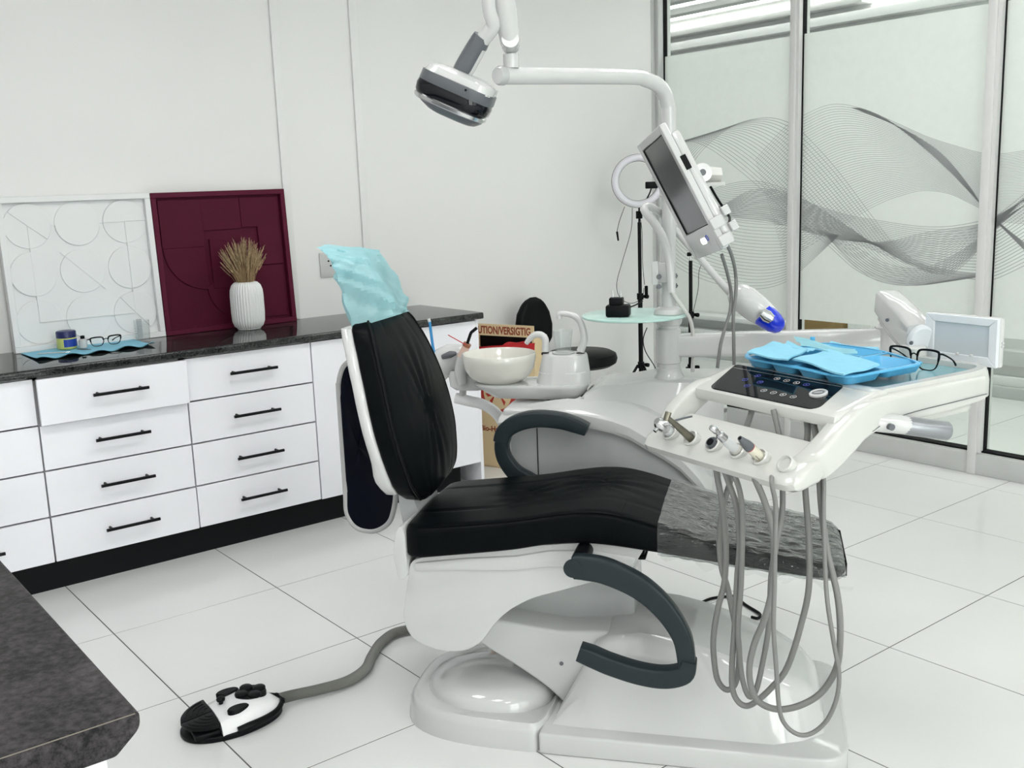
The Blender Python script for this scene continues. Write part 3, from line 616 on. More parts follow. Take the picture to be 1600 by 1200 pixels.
tx = text('CAUTION/VERSIGTIG', 0.044, FM); x_lo = min(v[0] for v in tx[0]); x_hi = max(v[0] for v in tx[0]); kx = 0.372 / (x_hi - x_lo)
part('warning_lettering', xf(tx, Matrix.Translation((LB - 0.018 - x_hi * kx, -0.0008, 0.711)) @ Matrix.Diagonal((kx, 1, 1.22, 1))), BROWNP, wb, FB, smooth=0)
part('red_disc', cyl((0.17, -0.0012, 0.40), (0.17, 0, 0.40), 0.12, 40), REDP, wb, FB)
part('inner_disc', cyl((0.17, -0.0018, 0.40), (0.17, -0.001, 0.40), 0.085, 40), CARD, wb, FB)
for a in (90, 210, 330):
    part('hazard_blade', prism([(0.17 + 0.075 * cos(radians(a + d)) * q, 0.40 + 0.075 * sin(radians(a + d)) * q) for d, q in ((-28, 1), (-10, 0.85), (0, 0.25), (10, 0.85), (28, 1), (12, 0.3), (-12, 0.3))], -0.0024, -0.0015, 'b'), REDP, wb, FB)
part('lower_lettering', text('Bio-Hazard', 0.040, Matrix.Translation((0.055, -0.0008, 0.195)) @ FM), BROWNP, wb, FB, smooth=0)
# assistant's stool against the wall
SX, SY = 3.76, 4.20
st = thing('assistant_stool', 'black padded stool with backrest behind the spittoon', 'stool', (SX, SY, 0))
part('seat', lathe([(0.001, 0.455), (0.17, 0.458), (0.198, 0.475), (0.205, 0.50), (0.198, 0.525), (0.17, 0.54), (0.001, 0.545)], 40, (SX, SY, 0)), BLACK, st)
def stback(k, t):
    hw = interp(((0, 0.03), (0.06, 0.075), (0.2, 0.112), (0.45, 0.125), (0.7, 0.108), (0.88, 0.075), (0.97, 0.045), (1, 0.02)), k); th = 0.022 * (1 - (2 * k - 1) ** 6) + 0.004
    return [Vector((3.575 + x - 0.025 * k, 4.34 + y + x * x * 1.2, 0.56 + 0.29 * k)) for x, y in rrect2(hw, th, min(hw, th) * 0.9, 4)]
part('backrest', loft([stback(i / 20, 0) for i in range(21)]), BLACK, st)
part('back_bar', tube([(SX - 0.02, SY, 0.45), (3.64, 4.33, 0.45), (3.585, 4.36, 0.50), (3.56, 4.372, 0.64)], 0.013, 10), BLACKM, st)
part('gas_lift', join(rodz(SX, SY, 0.10, 0.46, 0.025, 20), rodz(SX, SY, 0.28, 0.46, 0.034, 20)), BLACKM, st)
for k in range(5):
    a = 2 * pi * k / 5 + 0.3
    l = part('leg', tube([(SX + 0.02 * cos(a), SY + 0.02 * sin(a), 0.115), (SX + 0.14 * cos(a), SY + 0.14 * sin(a), 0.09), (SX + 0.255 * cos(a), SY + 0.255 * sin(a), 0.07)], [0.02, 0.017, 0.013], 10), BLACKM, st)
    part('castor', cyl((SX + 0.25 * cos(a) - 0.01 * sin(a), SY + 0.25 * sin(a) + 0.01 * cos(a), 0.028), (SX + 0.25 * cos(a) + 0.01 * sin(a), SY + 0.25 * sin(a) - 0.01 * cos(a), 0.028), 0.0275, 16), BLACK, l)
# ring light on its tripod
RX, RY = 4.232, 4.2
rl = thing('ring_light', 'white ring light on a tall thin black tripod in the corner', 'ring light', (RX, RY, 0))
rc = Vector((RX - 0.05, RY - 0.045, 1.452)); fw_ = Vector((-0.66, -0.75, 0.0)).normalized(); sd = Vector((0.75, -0.66, 0))
part('ring_tube', join(tube([rc + sd * 0.128 * cos(2 * pi * i / 60) + Vector((0, 0, 0.128 * sin(2 * pi * i / 60))) for i in range(61)], 0.0195, 12, 1, False)), mat('ring_diffuser', (0.72, 0.72, 0.77), 0.25), rl)
part('ring_back', tube([rc - fw_ * 0.014 + sd * 0.128 * cos(2 * pi * i / 60) + Vector((0, 0, 0.128 * sin(2 * pi * i / 60))) for i in range(61)], 0.0205, 8, 1, False), BLACK, rl)
ph = part('phone_holder', xf(box(-0.042, 0.042, -0.012, 0.012, -0.02, 0.018, 0.004), Matrix.Translation((RX + 0.01, RY - 0.10, 1.428)) @ Matrix.Rotation(radians(-41), 4, 'Z')), BLACK, rl)
part('flexible_neck', tube([(RX, RY - 0.03, 1.30), (RX - 0.01, RY - 0.07, 1.35), (RX - 0.005, RY - 0.09, 1.385), (RX + 0.002, RY - 0.096, 1.412)], 0.004, 8), BLACK, ph)
part('crossbar', xf(box(-0.045, 0.045, -0.008, 0.008, -0.004, 0.004, 0.002), Matrix.Translation((RX - 0.004, RY - 0.03, 1.318)) @ Matrix.Rotation(radians(-41), 4, 'Z')), BLACK, rl)
part('clamp', join(box(RX - 0.014, RX + 0.014, RY - 0.014, RY + 0.014, 1.242, 1.285, 0.003), rodz(RX, RY, 1.285, 1.335, 0.005, 10), rodz(RX, RY, 1.20, 1.245, 0.006, 10)), BLACK, rl)
part('upper_pole', rodz(RX, RY, 0.80, 1.222, 0.0105, 14), BLACKM, rl)
part('lower_pole', rodz(RX, RY, 0.10, 0.80, 0.0135, 14), BLACKM, rl)
def clampknob(x, y, z, parent):
    part('pole_clamp', join(rodz(x, y, z - 0.018, z + 0.018, 0.019, 16), box(x + 0.012, x + 0.042, y - 0.006, y + 0.006, z - 0.012, z + 0.006, 0.003), cyl((x + 0.034, y - 0.012, z - 0.003), (x + 0.034, y - 0.026, z - 0.003), 0.012, 12)), BLACK, parent)
clampknob(RX, RY, 0.80, rl); clampknob(RX, RY, 0.40, rl)
part('cable_box', xf(box(-0.008, 0.008, -0.008, 0.008, -0.03, 0.03, 0.004), Matrix.Translation((RX + 0.03, RY - 0.02, 0.83))), BLACK, rl)
for a in (30, 150, 270):
    c_, s_ = cos(radians(a)), sin(radians(a))
    l = part('leg', tube([(RX + 0.018 * c_, RY + 0.018 * s_, 0.40), (RX + 0.26 * c_, RY + 0.26 * s_, 0.012)], 0.008, 8, 1), BLACKM, rl)
    part('rubber_foot', cyl((RX + 0.255 * c_, RY + 0.255 * s_, 0.02), (RX + 0.266 * c_, RY + 0.266 * s_, 0.002), 0.0105, 10), BLACK, l)
    part('brace', tube([(RX + 0.02 * c_, RY + 0.02 * s_, 0.15), (RX + 0.15 * c_, RY + 0.15 * s_, 0.19)], 0.005, 6, 1), BLACKM, l)
def dline(pts, r=0.0017, k=5): return tube(pts, r, 6, k)
part('cable', dline(((4.0693,4.15,1.3151),(4.0283,4.15,1.2401),(4.0075,4.15,1.1817))), BLACK, rl)
part('usb_plug', dline(((4.0075,4.15,1.1817),(4.0161,4.15,1.1322)), [0.006, 0.005], 1), BLACK, rl)
part('cable', dline(((4.0987,4.12,1.3067),(4.0865,4.12,1.1848),(4.0138,4.12,1.0135),(3.9723,4.12,0.9108),(3.9805,4.12,0.8392),(4.0388,4.12,0.7909),(4.1089,4.12,0.7806),(4.1705,4.12,0.8146),(4.1815,4.12,0.8571))), BLACK, rl)
part('cable', dline(((4.1879,4.15,1.2502),(4.2019,4.15,1.1783),(4.204,4.15,0.9987),(4.2174,4.15,0.8706))), BLACK, rl)
part('cable', dline(((4.1832,4.1,0.6324),(4.1513,4.1,0.57),(4.1707,4.1,0.494),(4.2475,4.1,0.3909),(4.278,4.1,0.2924)), 0.003), BLACK, rl)
# second, shorter stand
S2X, S2Y = 4.36, 3.93
s2 = thing('light_stand', 'shorter black tripod stand without a lamp, right of the white post', 'stand', (S2X, S2Y, 0))
part('upper_pole', rodz(S2X, S2Y, 0.70, 1.005, 0.0105, 14), BLACKM, s2); part('lower_pole', rodz(S2X, S2Y, 0.10, 0.70, 0.0135, 14), BLACKM, s2)
part('spigot', join(rodz(S2X, S2Y, 1.005, 1.03, 0.006, 10)), CHROME, s2); part('hook', xf(box(-0.022, 0.01, -0.006, 0.006, 0, 0.022, 0.004), Matrix.Translation((S2X - 0.004, S2Y, 1.03))), BLACK, s2)
clampknob(S2X, S2Y, 0.70, s2); clampknob(S2X, S2Y, 0.40, s2)
part('cable', dline(((4.36,3.8408,1.0472),(4.36,3.8501,0.9906),(4.36,3.8688,0.9439),(4.36,3.8737,0.8546),(4.36,3.8975,0.7635),(4.36,3.9167,0.708))), BLACK, s2)
for a in (10, 130, 250):
    c_, s_ = cos(radians(a)), sin(radians(a))
    l = part('leg', tube([(S2X + 0.018 * c_, S2Y + 0.018 * s_, 0.40), (S2X + 0.26 * c_, S2Y + 0.26 * s_, 0.012)], 0.008, 8, 1), BLACKM, s2)
    part('rubber_foot', cyl((S2X + 0.255 * c_, S2Y + 0.255 * s_, 0.02), (S2X + 0.266 * c_, S2Y + 0.266 * s_, 0.002), 0.0105, 10), BLACK, l)

# ================================================================== DENTAL CHAIR (frame CF)
ch = thing('dental_chair', 'black padded dental chair on a glossy white moulded base', 'dental chair', (0.2, 0, 0), CF)
def se(t, n): return math.copysign(abs(t) ** (2 / n), t)
# rear foot plate
def foot(z, s, n=3.0):
    o = []
    for i in range(48):
        a = 2 * pi * i / 48; x = se(cos(a), n); y = se(sin(a), n)
        o.append(((0.385 * x if x < 0 else 0.05 * x) * s - 0.0 , -0.02 + 0.25 * y * s, z))
    return o
part('foot_plate', loft([foot(0.0, 1.0), foot(0.012, 1.0), foot(0.05, 0.985), foot(0.066, 0.96), foot(0.072, 0.93), foot(0.068, 0.80), foot(0.055, 0.60), foot(0.05, 0.2)]), WHITE, ch, CF)
def dome(z, s): return [(-0.15 + 0.185 * s * cos(2 * pi * i / 40), -0.045 + 0.165 * s * sin(2 * pi * i / 40), z) for i in range(40)]
part('foot_dome', loft([dome(0.052, 1.0), dome(0.078, 0.98), dome(0.098, 0.90), dome(0.112, 0.72), dome(0.118, 0.45), dome(0.12, 0.1)]), WHITE, ch, CF)
# main base body: flange and raised housing
fl = rpoly([(0.03, -0.275), (0.80, -0.275), (0.80, 0.275), (0.03, 0.275)], [0.01, 0.09, 0.09, 0.01], 6)
part('base_flange', prism(fl, 0.0, 0.058, 'z', 0.014, 3), WHITE, ch, CF)
PT = [(0.055, 0.05), (0.125, 0.185), (0.165, 0.262), (0.20, 0.285), (0.28, 0.298), (0.36, 0.29), (0.44, 0.272), (0.53, 0.243), (0.62, 0.208), (0.69, 0.172), (0.728, 0.135), (0.742, 0.09), (0.748, 0.05)]
def brings():
    # cross-sections of the housing along its length: narrow at the top, spreading to the flange
    R = []
    for x, zt in PT:
        hwt = 0.155 if x < 0.6 else 0.155 - 0.06 * ((x - 0.6) / 0.15) ** 2; hwb = 0.235 if x < 0.6 else 0.235 - 0.09 * ((x - 0.6) / 0.15) ** 2
        q = max(zt, 0.056); sec = []
        pts = [(-hwb, 0.045), (-hwb + 0.012, 0.062 if q > 0.07 else q), (-(hwt + (hwb - hwt) * 0.35), 0.05 + (q - 0.05) * 0.55), (-hwt - 0.006, q - 0.022 if q > 0.1 else q), (-hwt + 0.012, q - 0.003), (-hwt + 0.05, q), (0, q + 0.004)]
        pts = pts + [(-a, b) for a, b in reversed(pts[:-1])]
        R.append([(x, a, b) for a, b in pts])
    return R
part('base_housing', loft(brings()), WHITE, ch, CF)
# lifting link between base and seat
part('lift_link', prism(rpoly([(-0.20, 0.255), (-0.16, 0.30), (0.06, 0.275), (0.20, 0.285), (0.21, 0.15), (0.075, 0.06), (0.03, 0.105), (-0.06, 0.165), (-0.15, 0.215)], [0.02, 0.02, 0.02, 0.02, 0, 0.01, 0.05, 0.06, 0.03]), -0.125, 0.125, 'b', 0.012, 3), WHITE, ch, CF)
part('screw', cyl((0.066,-0.128,0.184), (0.065,-0.124,0.182), 0.0055, 16), SLATE, ch, CF)
part('link_cover', prism(rpoly([(-0.10, 0.28), (-0.06, 0.47), (0.25, 0.50), (0.252, 0.285), (0.05, 0.26)], [0.02, 0.02, 0.012, 0.012, 0.02]), -0.03, 0.15, 'b', 0.012, 3), GREYM, ch, CF)
part('bellows', join(*[box(0.262 + 0.003 * (k % 2), 0.285 - 0.003 * (k % 2), -0.04, 0.10, 0.455 + 0.013 * k, 0.467 + 0.013 * k, 0.003, 1) for k in range(5)]), BLACK, ch, CF)
# white shell under the seat
SH = rpoly(list(((-0.32,0.481),(-0.338,0.383),(-0.352,0.309),(-0.326,0.254),(-0.246,0.228),(-0.178,0.235),(-0.134,0.262),(-0.097,0.318),(-0.055,0.36),(0.006,0.396),(0.133,0.438),(0.265,0.484),(0.29,0.528))) + [(0.30, 0.545), (0.15, 0.555), (0.02, 0.54), (-0.15, 0.515), (-0.27, 0.497)], [0.02, 0.03, 0.03, 0.03, 0.03, 0.03, 0.03, 0.03, 0.03, 0.03, 0.03, 0.02, 0.01, 0.01, 0.02, 0.02, 0.02, 0.02], 3)
part('seat_shell', prism(SH, -0.20, 0.20, 'b', 0.022, 4), WHITE, ch, CF)
part('seat_pan', prism([(-0.31, 0.478), (-0.17, 0.498), (-0.03, 0.512), (0.06, 0.531), (0.18, 0.537), (0.285, 0.525), (0.275, 0.50), (0.18, 0.49), (0.06, 0.485), (-0.03, 0.47), (-0.17, 0.462), (-0.31, 0.452)], -0.208, 0.208, 'b', 0.01, 2), WHITE, ch, CF)
# seat and leg cushion
ZT = [(-0.33, 0.578), (-0.169, 0.595), (-0.033, 0.612), (0.068, 0.630), (0.141, 0.640), (0.206, 0.640), (0.277, 0.626), (0.345, 0.606), (0.479, 0.568), (0.66, 0.532), (0.82, 0.503)]
ZB = [(-0.33, 0.493), (-0.173, 0.514), (-0.035, 0.533), (0.066, 0.552), (0.18, 0.558), (0.327, 0.542), (0.479, 0.521), (0.661, 0.498), (0.82, 0.478)]
def smooth_tab(T):
    P = spline([(a, 0, b) for a, b in T], 6); return [(p.x, p.z) for p in P]
ZT = smooth_tab(ZT); ZB = smooth_tab(ZB)
HW = [(-0.33, 0.215), (-0.28, 0.232), (-0.15, 0.232), (0.1, 0.226), (0.35, 0.218), (0.7, 0.206), (0.82, 0.20)]
def pleat(x, y, x0, y0, lx, ly, per, amp):
    if (abs(x - x0) > 2.6 * lx) or abs(y - y0) > 2.4 * ly: return 0.0
    g = math.exp(-((x - x0) / lx) ** 2) * math.exp(-((y - y0) / ly) ** 2)
    sp = per * (1 + 1.6 * abs(x - x0) / lx)
    return -amp * g * (1 + cos(2 * pi * (y - y0) / sp)) - amp * 0.8 * math.exp(-((x - x0) / 0.008) ** 2) * math.exp(-((y - y0) / (ly * 0.7)) ** 2)
def seat_ring(a, inset=0.0, dz=0.0, wob=True, pad=0.0):
    hw = interp(HW, a) - inset + pad; zt = interp(ZT, a) - dz + pad; zb = interp(ZB, a) + dz - pad; R = []
    nt = 40; r = 0.022
    for i in range(nt + 1):
        y = -hw + r + (2 * hw - 2 * r) * i / nt; z = zt + 0.008 * (1 - (y / hw) ** 2)
        if wob:
            z += pleat(a, y, -0.035, 0.0, 0.08, 0.075, 0.030, 0.0032) + pleat(a, y, 0.165, 0.03, 0.11, 0.09, 0.028, 0.0034)
            for ys in (-0.105, 0.115): z -= 0.003 * math.exp(-((y - ys) / 0.004) ** 2)
        R.append((a, y, z))
    for k in range(1, 6):
        t = radians(90 - 18 * k); R.append((a, hw - r + r * cos(t), zt - r + r * sin(t)))
    for k in range(0, 6):
        t = radians(-18 * k); R.append((a, hw - 0.012 + 0.012 * cos(t), zb + 0.012 + 0.012 * sin(t)))
    for k in range(0, 6):
        t = radians(-90 - 18 * k); R.append((a, -hw + 0.012 + 0.012 * cos(t), zb + 0.012 + 0.012 * sin(t)))
    for k in range(0, 5):
        t = radians(180 - 18 * k); R.append((a, -hw + r + r * cos(t), zt - r + r * sin(t)))
    return R
AS = [-0.335 + 0.0125 * i for i in range(91)]
def endfix(a):
    lo, hi = -0.335, 0.79
    d = min(a - lo, hi - a); R_ = 0.05
    if a > 0.70: q = max(0.0, (a - 0.70) / 0.09); return 0.075 * (1 - math.sqrt(max(0, 1 - q * q))), (0.012 * max(0, (q - 0.7) / 0.3) ** 2)
    q = max(0.0, 1 - (a - lo) / R_); return 0.03 * (1 - math.sqrt(max(0, 1 - q * q))), 0.012 * max(0, (q - 0.6) / 0.4) ** 2
part('seat_cushion', loft([seat_ring(a, *endfix(a)) for a in AS]), LEATHER, ch, CF)
for s in (-1,):
    part('seam', tube([(a, -interp(HW, a) + 0.010, interp(ZT, a) - 0.002) for a in AS[4:84:4]], 0.0022, 6, 2), LEATHER, ch, CF)
part('cross_seam', tube([(0.245, -0.205 + 0.01 * i, interp(ZT, 0.245) + 0.008 * (1 - ((-0.205 + 0.01 * i) / 0.22) ** 2)) for i in range(11)], 0.0016, 5, 1), LEATHER, ch, CF)
# backrest
ZS = [0.600, 0.603, 0.612, 0.63, 0.655, 0.685, 0.72, 0.76, 0.80, 0.84, 0.88, 0.92, 0.96, 1.0, 1.035, 1.065, 1.09, 1.107, 1.116, 1.120]
BH = [(0.600, 0.012), (0.612, 0.085), (0.63, 0.138), (0.655, 0.178), (0.685, 0.205), (0.72, 0.221), (0.76, 0.235), (0.80, 0.242), (0.84, 0.244), (0.88, 0.240), (0.92, 0.232), (0.96, 0.221), (1.0, 0.208), (1.035, 0.193), (1.065, 0.178), (1.09, 0.162), (1.107, 0.143), (1.116, 0.115), (1.120, 0.085)]
AF = [(0.60, -0.295), (0.65, -0.299), (0.70, -0.305), (0.76, -0.314), (0.80, -0.322), (0.87, -0.337), (0.95, -0.357), (1.03, -0.382), (1.12, -0.418)]
def back_ring(z, off0, off1, grow=0.0, crown=0.028, pl=True):
    hw = max(interp(BH, z) + grow, 0.006); af = interp(AF, z); R = []; n = 36; r = min(0.014, hw * 0.5)
    fall = 0.03 * max(0, (0.66 - z) / 0.06) ** 2 + 0.022 * max(0, (z - 1.09) / 0.03) ** 2
    for i in range(n + 1):
        y = -hw + r + (2 * hw - 2 * r) * i / n
        bul = crown * (1 - (y / max(hw, 0.01)) ** 2) * interp(((0.6, 0.15), (0.72, 0.8), (0.83, 1.0), (1.0, 0.6), (1.12, 0.1)), z)
        x = af + off1 + bul - fall
        if pl:
            x += pleat(z, y, 0.86, 0.0, 0.15, 0.075, 0.024, 0.0048)
            for ys in (-0.125, 0.135): x -= 0.0018 * math.exp(-((y - ys * hw / 0.244) / 0.005) ** 2)
        R.append((x, y, z))
    for k in range(1, 5):
        t = radians(22.5 * k); R.append((af + off1 - fall - r + r * cos(t), hw - r + r * sin(t), z))
    for k in range(0, 5):
        t = radians(22.5 * k); R.append((af + off0 + fall * 0.5 + r - r * sin(t), hw - r + r * cos(t), z))
    for k in range(0, 5):
        t = radians(22.5 * k); R.append((af + off0 + fall * 0.5 + r - r * cos(t), -hw + r - r * sin(t), z))
    for k in range(0, 4):
        t = radians(22.5 * k); R.append((af + off1 - fall - r + r * sin(t), -hw + r - r * cos(t), z))
    return R
ZF = []
for a, b in zip(ZS, ZS[1:]): ZF += [a + (b - a) * k / 3 for k in range(3)]
ZF.append(ZS[-1])
bk = part('backrest_cushion', loft([back_ring(z, -0.058, 0.0) for z in ZF]), LEATHER, ch, CF)
pp = [(interp(AF, z) - 0.001 - 0.03 * max(0, (0.66 - z) / 0.06) ** 2 - 0.022 * max(0, (z - 1.09) / 0.03) ** 2, -(interp(BH, z) - 0.004), z) for z in ZS[3:-1]]
part('piping', join(tube(pp, 0.0036, 8, 4), tube([(x, -y, z) for x, y, z in pp], 0.0036, 8, 4)), BLACK, bk, CF)
part('backrest_shell', loft([back_ring(z, -0.088 - 0.012 * math.exp(-((z - 0.70) / 0.04) ** 2), -0.056, 0.004, 0.0, False) for z in [0.655 + 0.02 * i for i in range(23)]]), WHITE, ch, CF, smooth=50)
part('back_hinge', prism(rpoly([(-0.36, 0.44), (-0.385, 0.60), (-0.385, 0.70), (-0.365, 0.70), (-0.33, 0.58), (-0.315, 0.50)], 0.02), -0.09, 0.09, 'b', 0.012, 2), GREYM, ch, CF)
part('rear_bumper', loft([[(-0.348 - 0.03 * q, y, z) for y, z in rrect2(0.20 * s, 0.055 * s, 0.03 * s, 4)] for q, s in ((-1.0, 1), (0, 1), (0.6, 0.9), (0.8, 0.7))]) if False else prism(rpoly([(-0.350, 0.43), (-0.362, 0.50), (-0.352, 0.56), (-0.338, 0.585), (-0.326, 0.56), (-0.325, 0.44)], 0.015), -0.215, 0.08, 'b', 0.012, 3), WHITE, ch, CF)
hr = part('headrest', loft([[(-0.452 - 0.25 * (z - 1.13) + dx, y, z) for dx, y in rrect2(0.032 * s, 0.115 * s, 0.03 * s, 5)] for z, s in ((1.125, 0.6), (1.135, 0.9), (1.15, 1), (1.21, 1), (1.245, 0.93), (1.258, 0.6))]), LEATHER, ch, CF)
part('headrest_stem', box(-0.462, -0.442, -0.02, 0.02, 1.06, 1.14), CHROME, hr, CF)
# armrests: the near one folded down, the far one raised
ax = part('armrest_pivot', cyl((0.150, -0.272, 0.535), (0.150, -0.19, 0.535), 0.022, 20), BLACK, ch, CF)
def armrest(P1, P2, y, wd1, wd2, lab):
    a = part('armrest', strip([(x, y, z) for x, z in P1], wd1, 0.036, (0, 1, 0), 6), ARMGREY, ch, CF, label=lab)
    part('grip', strip([(x, y, z) for x, z in P2], wd2, 0.046, (0, 1, 0), 6), ARMGREY, a, CF)
    x, z = P1[0]; s = -1 if y < 0 else 1
    part('pivot_cap', cyl((x, y + s * 0.012, z), (x, y + s * 0.0195, z), 0.023, 24), ARMGREY, a, CF)
armrest([tuple(p) for p in ((0.137,0.523),(0.166,0.523),(0.221,0.514),(0.299,0.479),(0.36,0.424),(0.4,0.357),(0.411,0.291))], [tuple(p) for p in ((0.417,0.3),(0.406,0.265),(0.359,0.249),(0.296,0.253),(0.225,0.271),(0.177,0.289),(0.145,0.3))], -0.285, [0.058, 0.062, 0.062, 0.058, 0.052, 0.046, 0.042], [0.036, 0.046, 0.048, 0.047, 0.046, 0.046, 0.040], 'near armrest folded down')
armrest([tuple(p) for p in ((-0.055,0.546),(-0.097,0.57),(-0.142,0.597),(-0.171,0.636),(-0.18,0.668),(-0.179,0.692))], [tuple(p) for p in ((-0.181,0.692),(-0.167,0.726),(-0.127,0.752),(-0.068,0.765),(0,0.761),(0.048,0.748),(0.082,0.735))], 0.27, [0.05, 0.05, 0.048, 0.044, 0.042, 0.042], [0.046, 0.050, 0.050, 0.048, 0.046, 0.042, 0.034], 'far armrest raised beside the seat')
# clear sleeve over the leg rest
def sleeve_ring(a):
    i, d = endfix(min(a, 0.785)); R = seat_ring(a, i, d, False, 0.0035); rnd = random.Random(int(a * 1e4))
    o = []
    for k, (x, y, z) in enumerate(R):
        q = 0.0016 * sin(a * 95 + k * 0.7) + 0.0013 * sin(a * 41 - k * 1.3) + rnd.uniform(0, 0.0009)
        c = z - (interp(ZT, a) + interp(ZB, a)) / 2
        o.append((x, y * (1 + q * 1.5), z + math.copysign(1, c) * max(q, -0.002)))
    return o
sl = thing('leg_sleeve', 'clear crinkled plastic sleeve pulled over the foot end of the chair', 'plastic sleeve', (0.56, 0, 0.45), CF)
part('sleeve', loft([sleeve_ring(0.335 + 0.0125 * i) for i in range(37)], False), SLEEVE, sl, CF, smooth=25)
def flap(u, v): return (0.34 + 0.46 * u, -0.203 + 0.012 * sin(u * 19) , interp(ZB, 0.34 + 0.46 * u) - 0.004 - (0.012 + 0.006 * sin(u * 31) + 0.004 * sin(u * 60)) * v)
part('loose_edge', grid(flap, 60, 3), FLAP, sl, CF)
# blue film cover on the headrest
HB = ((-0.475,-0.14,1.091),(-0.345,-0.12,1.127),(-0.403,0.13,1.106),(-0.48,0.13,1.096))
HM = ((-0.51,-0.14,1.218),(-0.384,-0.125,1.215),(-0.405,0.13,1.149),(-0.556,0.14,1.192))
HT = ((-0.529,-0.13,1.278),(-0.439,-0.11,1.278),(-0.471,0.13,1.272),(-0.59,0.14,1.284))
HE = ((-0.562,-0.12,1.306),(-0.566,-0.04,1.311),(-0.471,0.13,1.275),(-0.57,0.05,1.297))
def quadring(Q, n=14, rr=0.25):
    o = []; P = [Vector(p) for p in Q]; c = sum(P, Vector()) / 4
    for i in range(4):
        a, b = P[i], P[(i + 1) % 4]
        for k in range(n):
            t = k / n; p = a.lerp(b, t); e = min(t, 1 - t)
            o.append(p.lerp(c, 0.10 * max(0, 1 - e / 0.12) ** 2))
    return o
RB = [quadring(q) for q in (HB, HM, HT, HE)]
bag = []
for k in range(37):
    t = k / 36 * 3; i = min(int(t), 2); f = t - i; ring = []
    for m_ in range(len(RB[0])):
        a0, a1, a2, a3 = RB[max(i - 1, 0)][m_], RB[i][m_], RB[i + 1][m_], RB[min(i + 2, 3)][m_]
        p = 0.5 * ((2 * a1) + (a2 - a0) * f + (2 * a0 - 5 * a1 + 4 * a2 - a3) * f * f + (3 * a1 - a0 - 3 * a2 + a3) * f ** 3)
        s_ = m_ / len(RB[0]) * 2 * pi
        q = 1.5 * (0.0045 * sin(3 * s_ + k * 0.5) * sin(k * 0.28) + 0.003 * sin(7 * s_ - k * 0.7) + 0.0025 * sin(5 * s_ + k * 1.1))
        c = sum(RB[i], Vector()) / len(RB[i])
        ring.append(tuple(p + (p - c).normalized() * q * min(1, (37 - k) / 8)))
    bag.append(ring)
solo('headrest_cover', 'light blue crinkled film bag over the headrest', 'headrest cover', loft(bag, False), BAG, HB[0], CF, smooth=22)
# x-ray apron hanging behind the backrest
AP = rpoly([(x + 0.028 * max(0.0, min(1.0, (-0.44 - x) / 0.1)), z) for x, z in [(-0.50, 0.985), (-0.575, 0.985), (-0.598, 0.93), (-0.600, 0.60), (-0.604, 0.54), (-0.575, 0.497), (-0.51, 0.490), (-0.45, 0.515), (-0.428, 0.58), (-0.425, 0.66), (-0.436, 0.74), (-0.452, 0.82), (-0.472, 0.92)]], [0.01, 0.04, 0.03, 0.04, 0.03, 0.04, 0.05, 0.04, 0.04, 0.03, 0.03, 0.03, 0.02], 5)
def apx(p): return -0.02 + 0.25 * max(0, p[0] + 0.50) ** 1.5 * 3 + 0.006 * sin(p[1] * 14)
apr = thing('protective_apron', 'navy vinyl apron with grey piping hanging behind the backrest', 'apron', (-0.52, 0.0, 0.49), CF)
n = len(AP); cc = (-0.52, 0.74)
rg = lambda s, dy: [(cc[0] + (p[0] - cc[0]) * s, apx((cc[0] + (p[0] - cc[0]) * s, p[1])) + dy, cc[1] + (p[1] - cc[1]) * s) for p in AP]
part('apron_sheet', loft([rg(0.02, -0.006), rg(0.3, -0.007), rg(0.6, -0.007), rg(0.85, -0.006), rg(0.985, -0.005), rg(0.985, 0.005), rg(0.6, 0.006), rg(0.02, 0.006)]), NAVY, apr, CF, smooth=60)
part('piping', tube([Vector((p[0], apx(p), p[1])) for p in AP] + [Vector((AP[0][0], apx(AP[0]), AP[0][1]))], 0.0085, 10, 2, False), PIPE, apr, CF)
part('hanging_strap', strip([(-0.53, -0.018, 0.97), (-0.53, -0.018, 1.0), (-0.50, -0.018, 1.03), (-0.475, -0.018, 1.035)], 0.004, 0.03, (0, 1, 0), 4), BLACK, apr, CF)

# ================================================================== WATER UNIT beside the chair
wu = thing('water_unit', 'glossy white moulded unit cabinet on the far side of the chair', 'dental unit', (0.12, 0.5, 0), CF)
part('cabinet_front', prism(rpoly([(-0.17, 0.05), (-0.17, 0.735), (0.02, 0.745), (0.15, 0.725), (0.25, 0.69), (0.34, 0.63), (0.40, 0.565), (0.44, 0.49), (0.40, 0.42), (0.28, 0.36), (0.20, 0.33), (0.175, 0.05)], [0.01, 0.02, 0.05, 0.08, 0.08, 0.08, 0.08, 0.05, 0.04, 0.05, 0.04, 0.02]), 0.335, 0.36, 'b', 0.003, 1), GREYM, wu, CF)
part('front_joint', box(-0.0865, -0.0835, 0.3335, 0.337, 0.06, 0.738), BLACK, wu, CF)
HX = [-0.20, -0.18, -0.15, -0.10, -0.05, 0.0, 0.05, 0.10, 0.15, 0.20, 0.25, 0.30, 0.35, 0.40, 0.44, 0.47]
E1 = smooth_tab(((-0.176,0.752),(-0.096,0.773),(0.001,0.787),(0.067,0.78),(0.179,0.755),(0.26,0.71),(0.338,0.663),(0.401,0.599),(0.464,0.504)))
E2 = smooth_tab(((-0.195,0.765),(-0.072,0.779),(-0.001,0.792),(0.054,0.798),(0.129,0.803),(0.191,0.793),(0.253,0.772),(0.306,0.742),(0.366,0.676),(0.433,0.579)))
E3 = [(-0.20, 0.748), (0.02, 0.752), (0.06, 0.83), (0.16, 0.832), (0.25, 0.850), (0.47, 0.850)]
